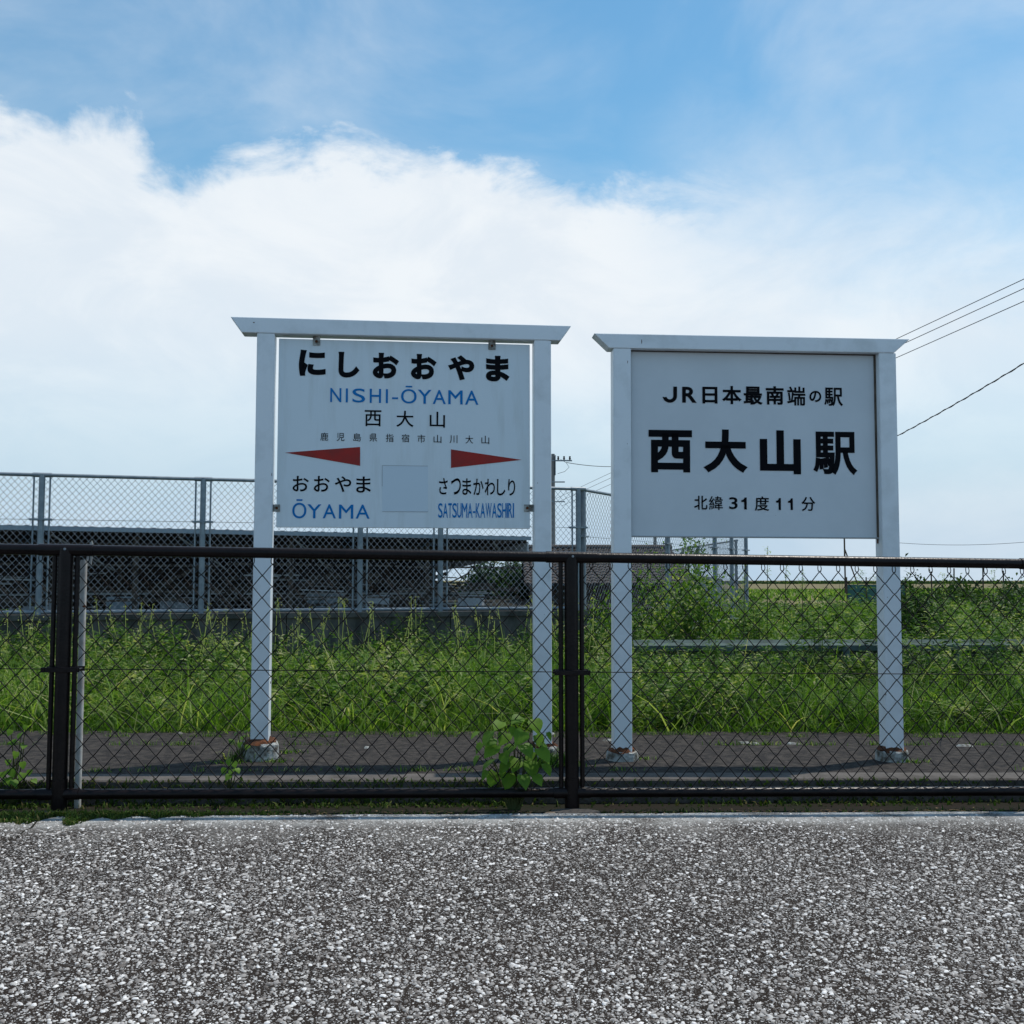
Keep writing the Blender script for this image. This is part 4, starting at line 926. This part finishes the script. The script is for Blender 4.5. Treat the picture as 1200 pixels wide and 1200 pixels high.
# shaded stones & white scraps on the platform
mb = MB()
for px_, py_, s_ in ((645, 859, .03), (871, 867, .05), (885, 868, .03), (640, 862, .02), (930, 867, .05), (430, 878, .015), (210, 864, .02), (1130, 867, .06), (712, 866, .035)):
    r = ray(px_, py_); t = (PZ-EYE)/r.z; p = Vector((r.x*t, r.y*t, 0)); z = SL*p.x+PZ-.004
    mb.add([(p.x-s_, p.y-.012, z), (p.x+s_*.8, p.y-.014, z), (p.x+s_, p.y+.014, z), (p.x-s_*.7, p.y+.012, z), (p.x-s_*.7, p.y-.006, z+.012), (p.x+s_*.6, p.y-.006, z+.008), (p.x+s_*.6, p.y+.008, z+.010), (p.x-s_*.5, p.y+.006, z+.011)],
           [(4, 5, 6, 7), (0, 1, 5, 4), (1, 2, 6, 5), (2, 3, 7, 6), (3, 0, 4, 7)])
tag(mb.build('mortar_scraps', M['footing']), 'pale scraps of mortar lying on the dark walkway', 'debris', kind='stuff')

# ------------------------------------------------------------------ individual plants
def leafy(name, label, cat, X, Y, Z, h, n_st, nl, Ls, Wr, spread, m, tb=.55, group=None, stemr=.006, tri=.3):
    root = empty(name, (X, Y, Z)); tag(root, label, cat, group)
    xs = rng.normal(0, spread*.35, n_st); ys = rng.normal(0, spread*.35, n_st); hs = h*rng.uniform(.6, 1.0, n_st); hs[0] = h
    V, Fq, T = weeds(xs, ys, np.zeros(n_st), hs, nl, Ls, Wr, spread, tb, .15); np_mesh('foliage', V, Fq, T, m, root)
    mb = MB()
    for a, b, c in zip(xs, ys, hs): mb.tube([(a*.4, b*.4, 0), (a*.8, b*.8, c*.5), (a, b, c*.9)], [stemr, stemr*.7, stemr*.3], 5)
    mb.build('stem', M['stem'], root); return root
# rounded shrub beyond the walkway
def shrub(label, X, Y, Z, rx, rz, n, Ls, m, tb, name='shrub', cat='shrub', group=None):
    root = empty(name, (X, Y, Z)); tag(root, label, cat, group)
    c = rng.normal(0, 1, (26, 3)); c /= np.linalg.norm(c, axis=1, keepdims=True); c *= rng.uniform(.35, .92, (26, 1)); c[:, 2] = abs(c[:, 2])*.9+.12
    i = rng.integers(0, 26, n); P = c[i]+rng.normal(0, .17, (n, 3)); P[:, 0] *= rx; P[:, 1] *= rx; P[:, 2] *= rz; P[:, 2] = np.maximum(P[:, 2], .02)
    D = rng.normal(0, 1, (n, 3)); D[:, 2] += .5
    L_ = Ls*rng.uniform(.6, 1.3, n); V, Fq, T = leaves(P, D, L_, L_*.42, np.clip(tb+rng.normal(0, .2, n)+.12*np.sin(i), 0, 1)); np_mesh('foliage', V, Fq, T, m, root)
    mb = MB()
    for q in c[:14]: mb.tube([(0, 0, -.1), (q[0]*rx*.35, q[1]*rx*.35, q[2]*rz*.5), (q[0]*rx, q[1]*rx, q[2]*rz)], [.014, .009, .003], 5)
    mb.build('branch', M['stem'], root); return root
shrub('rounded light green shrub below the right signboard by the dark roof', 1.88, 11.3, -.05, .74, 1.38, 8500, .062, M['weed'], .66)
shrub('smaller light green bush just left of the big rounded shrub', 1.05, 11.9, -.05, .42, .92, 2200, .06, M['weed'], .6)
shrub('green bush in front of the corner of the receding fence', 2.75, 12.6, -.05, .5, .95, 2400, .065, M['weed'], .66)
shrub('dark round bush right of the right white sign post', 5.35, 13.6, -.05, .42, 1.08, 3600, .075, M['darkleaf'], .3)
shrub('dark low bush at the right side of the field', 7.15, 17.5, -.05, .55, .85, 2200, .085, M['darkleaf'], .35)
shrub('dark vine covered mound at the right edge of the field', 8.8, 18.5, -.05, .7, .95, 2400, .09, M['darkleaf'], .5)
tw_ = [(985, 668, 12.5, 'tall dark weed rising to the rail left of the right sign post'), (960, 690, 9.4, 'tall feathery weed left of the right sign post in front of the guardrail'),
       (1065, 676, 11.5, 'tall pale weed just right of the right sign post'), (1098, 690, 12.5, 'dark upright weed right of the right sign post'), (1135, 735, 8.7, 'slender weed in front of the guardrail near right edge'),
       (1170, 748, 8.3, 'shorter weed in front of the guardrail at right edge'), (925, 735, 9.0, 'dark leafy weed in front of the guardrail below the right board'), (745, 700, 10.2, 'weed behind the left post of the right sign'), (1020, 712, 9.9, 'upright weed above the guardrail left of the right sign post'), (885, 700, 11.0, 'leafy upright weed at the foot of the far fence corner'),
       (1188, 700, 11.5, 'tall leafy weed at the right edge above the guardrail'), (1082, 712, 9.4, 'bushy weed in front of the guardrail right of the right sign post'), (830, 738, 8.8, 'low bushy weed in front of the guardrail under the board')]
for px_, py_, Yb, lb in tw_:
    p = at(px_, py_, Yb); leafy('tall_weed', lb, 'weed', p.x, p.y, -.06, p.z+.06, 4, 150, .125, .16, .13, M['weed'], .42, 'tall weeds standing above the grass')
for px_, Yb, hz_, lb in ((598, 27.5, 1.05, 'dark shrub seen under the right end of the open shed roof'), (622, 28, 1.15, 'dark shrub in the gap between the shed and the tiled roof'), (646, 29, 1.1, 'dark shrub behind the left end of the tiled roof'), (575, 27.2, 1.1, 'dark shrub furthest left behind the open shed end')):
    shrub(lb, (px_-600)/1203*Yb, Yb, .25, .85, hz_*1.22, 4200, .16, M['darkleaf'], .3)
# tall grass stalks rising above the near rail on the right
for i, (px_, py_, Yb, lb) in enumerate(((899, 640, 11.0, 'tallest thin grass stalk reaching above the rail at the corner of the far fence'), (921, 652, 11.6, 'thin grass stalk just above the rail right of the far fence'), (940, 668, 11.2, 'curved grass stalk below the rail under the right board'),
        (872, 660, 10.8, 'thin stalk in front of the far fence corner'), (1105, 672, 12.5, 'thin grass stalk near the right hedge'), (1164, 668, 12.0, 'thin grass stalk just below the rail at far right'))):
    p = at(px_, py_, Yb); root = empty('grass_stalk', (p.x, p.y, -.06)); tag(root, lb, 'grass stalk', 'thin grass stalks standing above the weeds')
    H_ = p.z+.06; c_ = rnd.uniform(-.08, .08); mb = MB(); mb.tube([(-c_*2, 0, 0), (-c_*.4, 0, H_*.6), (0, 0, H_*.9), (c_*.5, 0, H_)], [.006, .0045, .003, .002], 4); mb.build('stem', M['stem'], root)
    n = 60; P = np.stack([rng.normal(0, .018, n), rng.normal(0, .018, n), H_*rng.uniform(.78, 1.0, n)], 1)
    V, Fq, T = leaves(P, rng.normal(0, 1, (n, 3))+np.array([0, 0, 1.]), np.full(n, .035), np.full(n, .009), rng.uniform(.6, 1, n)); np_mesh('seed_head', V, Fq, T, M['grass'], root)
# hedge line and stakes far right
for i in range(13):
    X = 16.5+i*1.25+rnd.uniform(-.3, .3); Yh = 40+rnd.uniform(-1, 1)-i*.25
    shrub('low dark shrub in the field hedge on the right', X, Yh, -.12, 1.05, rnd.uniform(1.0, 1.25), 900, .20, M['darkleaf'], .5, 'hedge_shrub', 'shrub', 'hedge shrubs along the far field')
for i in range(16):
    X = 17+i*1.02+rnd.uniform(-.2, .2); Y = 41.5
    mb = MB(); mb.tube([(0, 0, 0), (rnd.uniform(-.04, .04), 0, rnd.uniform(1.5, 1.75))], .03, 6); o = mb.build('stake', M['wood']); o.location = (X, Y, -.12)
    tag(o, 'thin wooden stake standing up out of the far hedge', 'stake', 'stakes along the far hedge')
# crop rows: green line on the horizon
for i in range(9):
    X = 9.8+i*1.3+rnd.uniform(-.2, .2)
mb = MB(); mb.tint = True
n = 9000; x = rng.uniform(14, 60, n); y = rng.uniform(58, 130, n); V, Fq, T = blades(n, lambda n: x, lambda n, xx: y, lambda a, b: .2+.2*patch(a, b, .1, 41), .16, 2, .6, lambda a, b, n: np.clip(rng.normal(.6, .2, n), 0, 1), lambda a, b: np.full(len(a), -.12))
o = np_mesh('crop_field', V, Fq, T, M['grass']); tag(o, 'low green crop in the distant field', 'crop', kind='stuff')
n = 9000; x = rng.uniform(-60, 330, n); y = rng.uniform(330, 420, n); V, Fq, T = blades(n, lambda n: x, lambda n, xx: y, lambda a, b: .5+.9*patch(a, b, .03, 43), 1.1, 2, .5, lambda a, b, n: np.clip(rng.normal(.35, .15, n), 0, 1), lambda a, b: np.full(len(a), -.12))
o = np_mesh('distant_scrub', V, Fq, T, M['darkleaf']); tag(o, 'thin dark line of scrub on the horizon', 'scrub', kind='stuff')
# net screen
nx0, nx1, Yn = at(992, 690, 45).x, at(1034, 690, 45).x, 45
nets = empty('net_screen', (nx0, Yn, -.12)); tag(nets, 'teal windbreak net in the field left of the hedge', 'net')
mb = MB(); mb.box((0, -.01, .15), (nx1-nx0+1, .01, 1.02)); mb.build('net', M['net'], nets)
for i in range(4):
    mb = MB(); mb.tube([((nx1-nx0+1)*i/3, -.04, 0), ((nx1-nx0+1)*i/3, -.04, 1.35)], .03, 6); mb.build('post', M['wood'], nets)
# sapling behind the receding fence
sp_ = empty('young_tree', (4.62, 27.0, 0)); tag(sp_, 'thin young tree behind the receding chain link fence', 'tree')
mb = MB(); mb.tube([(0, 0, 0), (.03, 0, 1.0), (0, 0, 1.9)], [.03, .022, .01], 6); mb.tube([(.02, 0, .9), (-.45, 0, 1.5)], [.014, .005], 5); mb.build('trunk', M['bark'], sp_)
P = np.concatenate([rng.normal(0, 1, (260, 3))*np.array([.17, .2, .22])+np.array([.55-.4, 0, 1.75]), rng.normal(0, 1, (130, 3))*np.array([.15, .2, .12])+np.array([-.5, 0, 1.55])]); n = len(P)
V, Fq, T = leaves(P, rng.normal(0, 1, (n, 3)), np.full(n, .14), np.full(n, .07), rng.uniform(.2, .7, n)); np_mesh('crown', V, Fq, T, M['weed'], sp_)

# leafy plant at the fence: each broad leaf its own object
def broad_leaf():
    mb = MB(); rows_ = [(0, .0), (.04, .30), (.18, .46), (.38, .44), (.60, .33), (.80, .17), (1., .0)]
    vs = []; 
    for t_, w_ in rows_:
        zc = -.18*t_**2
        vs += [(-w_, t_-(.10 if t_ == .04 else 0), zc+.10*w_), (-w_*.5, t_, zc+.07*w_), (0, t_, zc), (w_*.5, t_, zc+.07*w_), (w_, t_-(.10 if t_ == .04 else 0), zc+.10*w_)]
    fs = [(i*5+j, i*5+j+1, i*5+j+6, i*5+j+5) for i in range(6) for j in range(4)]
    mb.add(vs, fs, True); return mb.mesh('leaf', M['leaf'])
BL = broad_leaf()
def broad_plant(name, label, cat, pts_, Y, base_px, size, zb, ybias=-.05):
    pts_ = list(pts_)+([(a+rnd.uniform(-9, 9), b+rnd.uniform(-8, 8), c*rnd.uniform(.6, .9)) for a, b, c in pts_] if size > .08 and rnd.random() < .9 else [])
    bx = (base_px-600)/1203*Y; root = empty(name, (bx, Y, zb)); tag(root, label, cat)
    mbs_ = MB()
    for px_, py_, s_ in pts_:
        p = at(px_, py_, Y+rnd.uniform(-.10, .06)+ybias); q = p-Vector((bx, Y, zb))
        yawl = math.atan2(q.x, -abs(q.y)-.08)*1.0+rnd.uniform(-.7, .7)
        D = Vector((q.x*.6+rnd.uniform(-.06, .06), -.09+rnd.uniform(-.03, .03), 0)); az_ = math.atan2(D.y, D.x)-math.pi/2
        L_ = size*s_; rot = (math.radians(rnd.uniform(-62, -18)), math.radians(rnd.uniform(-30, 30)), az_)
        base = q-Vector((D.normalized().x, D.normalized().y, 0))*L_*.35+Vector((0, 0, L_*.3))
        inst(BL, 'leaf', root, base, rot, (L_, L_, L_))
        mbs_.tube([(q.x*.15, 0, 0), (base.x*.55, base.y*.4+.02, base.z*.6), base], [.004, .003, .0018], 5)
    mbs_.build('stem', M['stem'], root); return root
lf = [(585, 852, 1.), (607, 846, .95), (628, 850, 1.1), (570, 864, 1.1), (560, 876, .8), (556, 862, .7), (592, 866, 1.05), (613, 864, 1.1), (634, 868, 1.1), (645, 862, .6), (577, 880, 1.15), (597, 880, 1.3), (617, 880, 1.15), (637, 885, 1.2),
      (572, 897, 1.1), (590, 899, 1.0), (606, 896, 1.1), (624, 900, 1.2), (642, 901, .9), (580, 912, 1.1), (598, 914, 1.2), (615, 915, 1.0), (630, 914, .8), (556, 890, .7), (567, 908, .7), (603, 858, .8), (622, 890, .9), (588, 888, .9), (577, 870, .8), (640, 876, .8)]
broad_plant('leafy_plant', 'bushy plant with broad heart shaped leaves growing through the fence left of middle post', 'plant', lf, 5.10, 603, .076, -.03)
lf = [(12, 858, .7), (22, 862, .8), (14, 872, .9), (28, 876, .7), (20, 884, .8), (10, 893, .7), (27, 896, .8), (12, 905, 1.), (26, 910, 1.), (8, 916, 1.), (34, 905, .7), (18, 918, 1.), (3, 908, .8), (40, 916, .7), (30, 852, .5)]
broad_plant('climbing_weed', 'weed with small leaves climbing the fence at left edge', 'plant', lf, 5.02, 18, .047, .02)
lf = [(266, 893, .9), (274, 896, .9), (262, 903, .9), (271, 905, 1.), (279, 903, .8), (268, 911, .9)]
broad_plant('seedling', 'small bright green seedling on the kerb below the left sign post', 'plant', lf, 5.12, 269, .040, -.02)
lf = [(276, 860, .9), (284, 865, 1.), (271, 869, .9), (280, 873, 1.), (288, 858, .8), (290, 876, .9)]
broad_plant('footing_weed', 'small weed growing beside the footing of the left sign post', 'plant', lf, 5.66, 284, .038, .09)

# ------------------------------------------------------------------ poles and cables
up_ = empty('utility_pole', ((648.5-600)/1203*70, 70, -.1)); tag(up_, 'grey utility pole with cross arms between the two signs', 'utility pole')
zt_ = at(648, 532, 70).z+.1
mb = MB(); mb.tube([(0, 0, 0), (0, 0, zt_)], [.17, .12], 12); mb.build('pole', M['pole'], up_)
za = at(650, 540, 70).z+.1; zc_ = at(650, 565, 70).z+.1
mb = MB(); mb.bar((-.9, -.1, za), (1.3, -.1, za), .09, .09); mb.build('cross_arm', M['galv'], up_)
mb = MB(); mb.bar((-.3, -.1, zc_), (.8, -.1, zc_), .08, .08); mb.build('cross_arm', M['galv'], up_)
zl_ = at(650, 588, 70).z+.1; mb = MB(); mb.bar((-.3, -.1, zl_), (.8, -.1, zl_), .07, .07); mb.build('cross_arm', M['galv'], up_)
mb = MB(); mb.bar((.15, -.1, za-1.0), (.15, -.1, zt_-.1), .05, .3); mb.build('bracket', M['galv'], up_)
for x_ in (-.7, .35, .75, 1.15):
    mb = MB(); mb.tube([(x_, -.1, za+.04), (x_, -.1, za+.12), (x_, -.1, za+.2), (x_, -.1, za+.3)], [.03, .08, .05, .07], 8); mb.build('insulator', M['cable'], up_)
mb = MB(); mb.tube([(.5, -.1, za+.1), (.9, -.1, za-.15), (1.1, -.1, za-.45), (.8, -.1, za-.75), (.3, -.1, za-.9)], .014, 6, cap=False); mb.build('jumper_cable', M['cable'], up_)
def cable(name, A, B, sag, r, label, group=None, twist=0.):
    ps = []; n = 40
    for i in range(n+1):
        t = i/n; p = A.lerp(B, t); p.z -= sag*4*t*(1-t); ps.append(p)
    mb = MB(); mb.tube([p-A for p in ps], r, 6, cap=False)
    if twist:
        tp = []
        for i in range(401):
            t = i/400; p = A.lerp(B, t); p.z -= sag*4*t*(1-t); a = t*2*math.pi*80; tp.append(p-A+Vector((twist*math.cos(a), 0, twist*math.sin(a))))
        mb.tube(tp, r, 4, cap=False)
    o = mb.build(name, M['cable']); o.location = A; tag(o, label, 'cable', group); return o
for (a, b, lb) in (((652, 584), (1200, 327), 'uppermost of the three thin wires at upper right'), ((655, 588), (1200, 338), 'middle of the three thin wires at upper right'), ((658, 593), (1200, 353), 'lowest of the three thin wires at upper right')):
    A = at(*a, 69.9); B = at(*b, 25); B = A+(B-A)*1.25; cable('power_line', A, B, 0, .011, lb)
p2 = empty('utility_pole', (at(768, 680, 85).x, 85, -.1)); tag(p2, 'second far utility pole mostly hidden behind the right signboard', 'utility pole')
zt2 = at(768, 536, 85).z+.1; mb = MB(); mb.tube([(0, 0, 0), (0, 0, zt2)], [.16, .11], 10); mb.build('pole', M['pole'], p2)
mb = MB(); mb.bar((-.7, -.1, zt2-.5), (.7, -.1, zt2-.5), .08, .08); mb.build('cross_arm', M['galv'], p2)
cable('pole_cable', at(664, 542, 70), at(768, 541, 84.9), .35, .022, 'nearly level cable running right from the grey utility pole')
A = at(768, 588, 84.9)
B = at(1200, 427, 28)
# fit the sag so the cable passes the second point
B2 = A+(B-A)*1.3
def pz(px_, B2, sag):
    best = None
    for i in range(201):
        t = i/200; p = A.lerp(B2, t); p = Vector((p.x, p.y, p.z-sag*4*t*(1-t))); u = 600+p.x/p.y*1203
        if best is None or abs(u-px_) < best[0]: best = (abs(u-px_), 680-(p.z-EYE)/p.y*1203)
    return best[1]
Y2 = 28; bz = B2.z; sag = 0.
for _ in range(60):
    e1 = pz(1200, B2, sag)-427; e2 = pz(1050, B2, sag)-512
    sag += -e2*.012; B2.z += e1*.02
cable('service_cable', A, B2, sag, .016, 'thick twisted cable sagging from the utility pole to the right edge', twist=.018)
A = at(1030, 634, 160); B = at(1215, 634, 150); cable('distant_wire', A, B, .6, .03, 'faint distant wire low above the hedge')
pl_ = empty('wooden_pole', (at(990.5, 680, 75).x, 75, -.12)); tag(pl_, 'thin dark pole with a slanting stay in the field under the right board', 'pole')
zt_ = at(990, 629, 75).z; mb = MB(); mb.tube([(0, 0, 0), (0, 0, zt_)], .06, 8); mb.build('pole', M['wood'], pl_)
mb = MB(); mb.tube([(0, 0, at(990, 641, 75).z), (at(1010, 700, 75).x-at(990.5, 700, 75).x, 0, 0)], .05, 6); mb.build('stay', M['wood'], pl_)
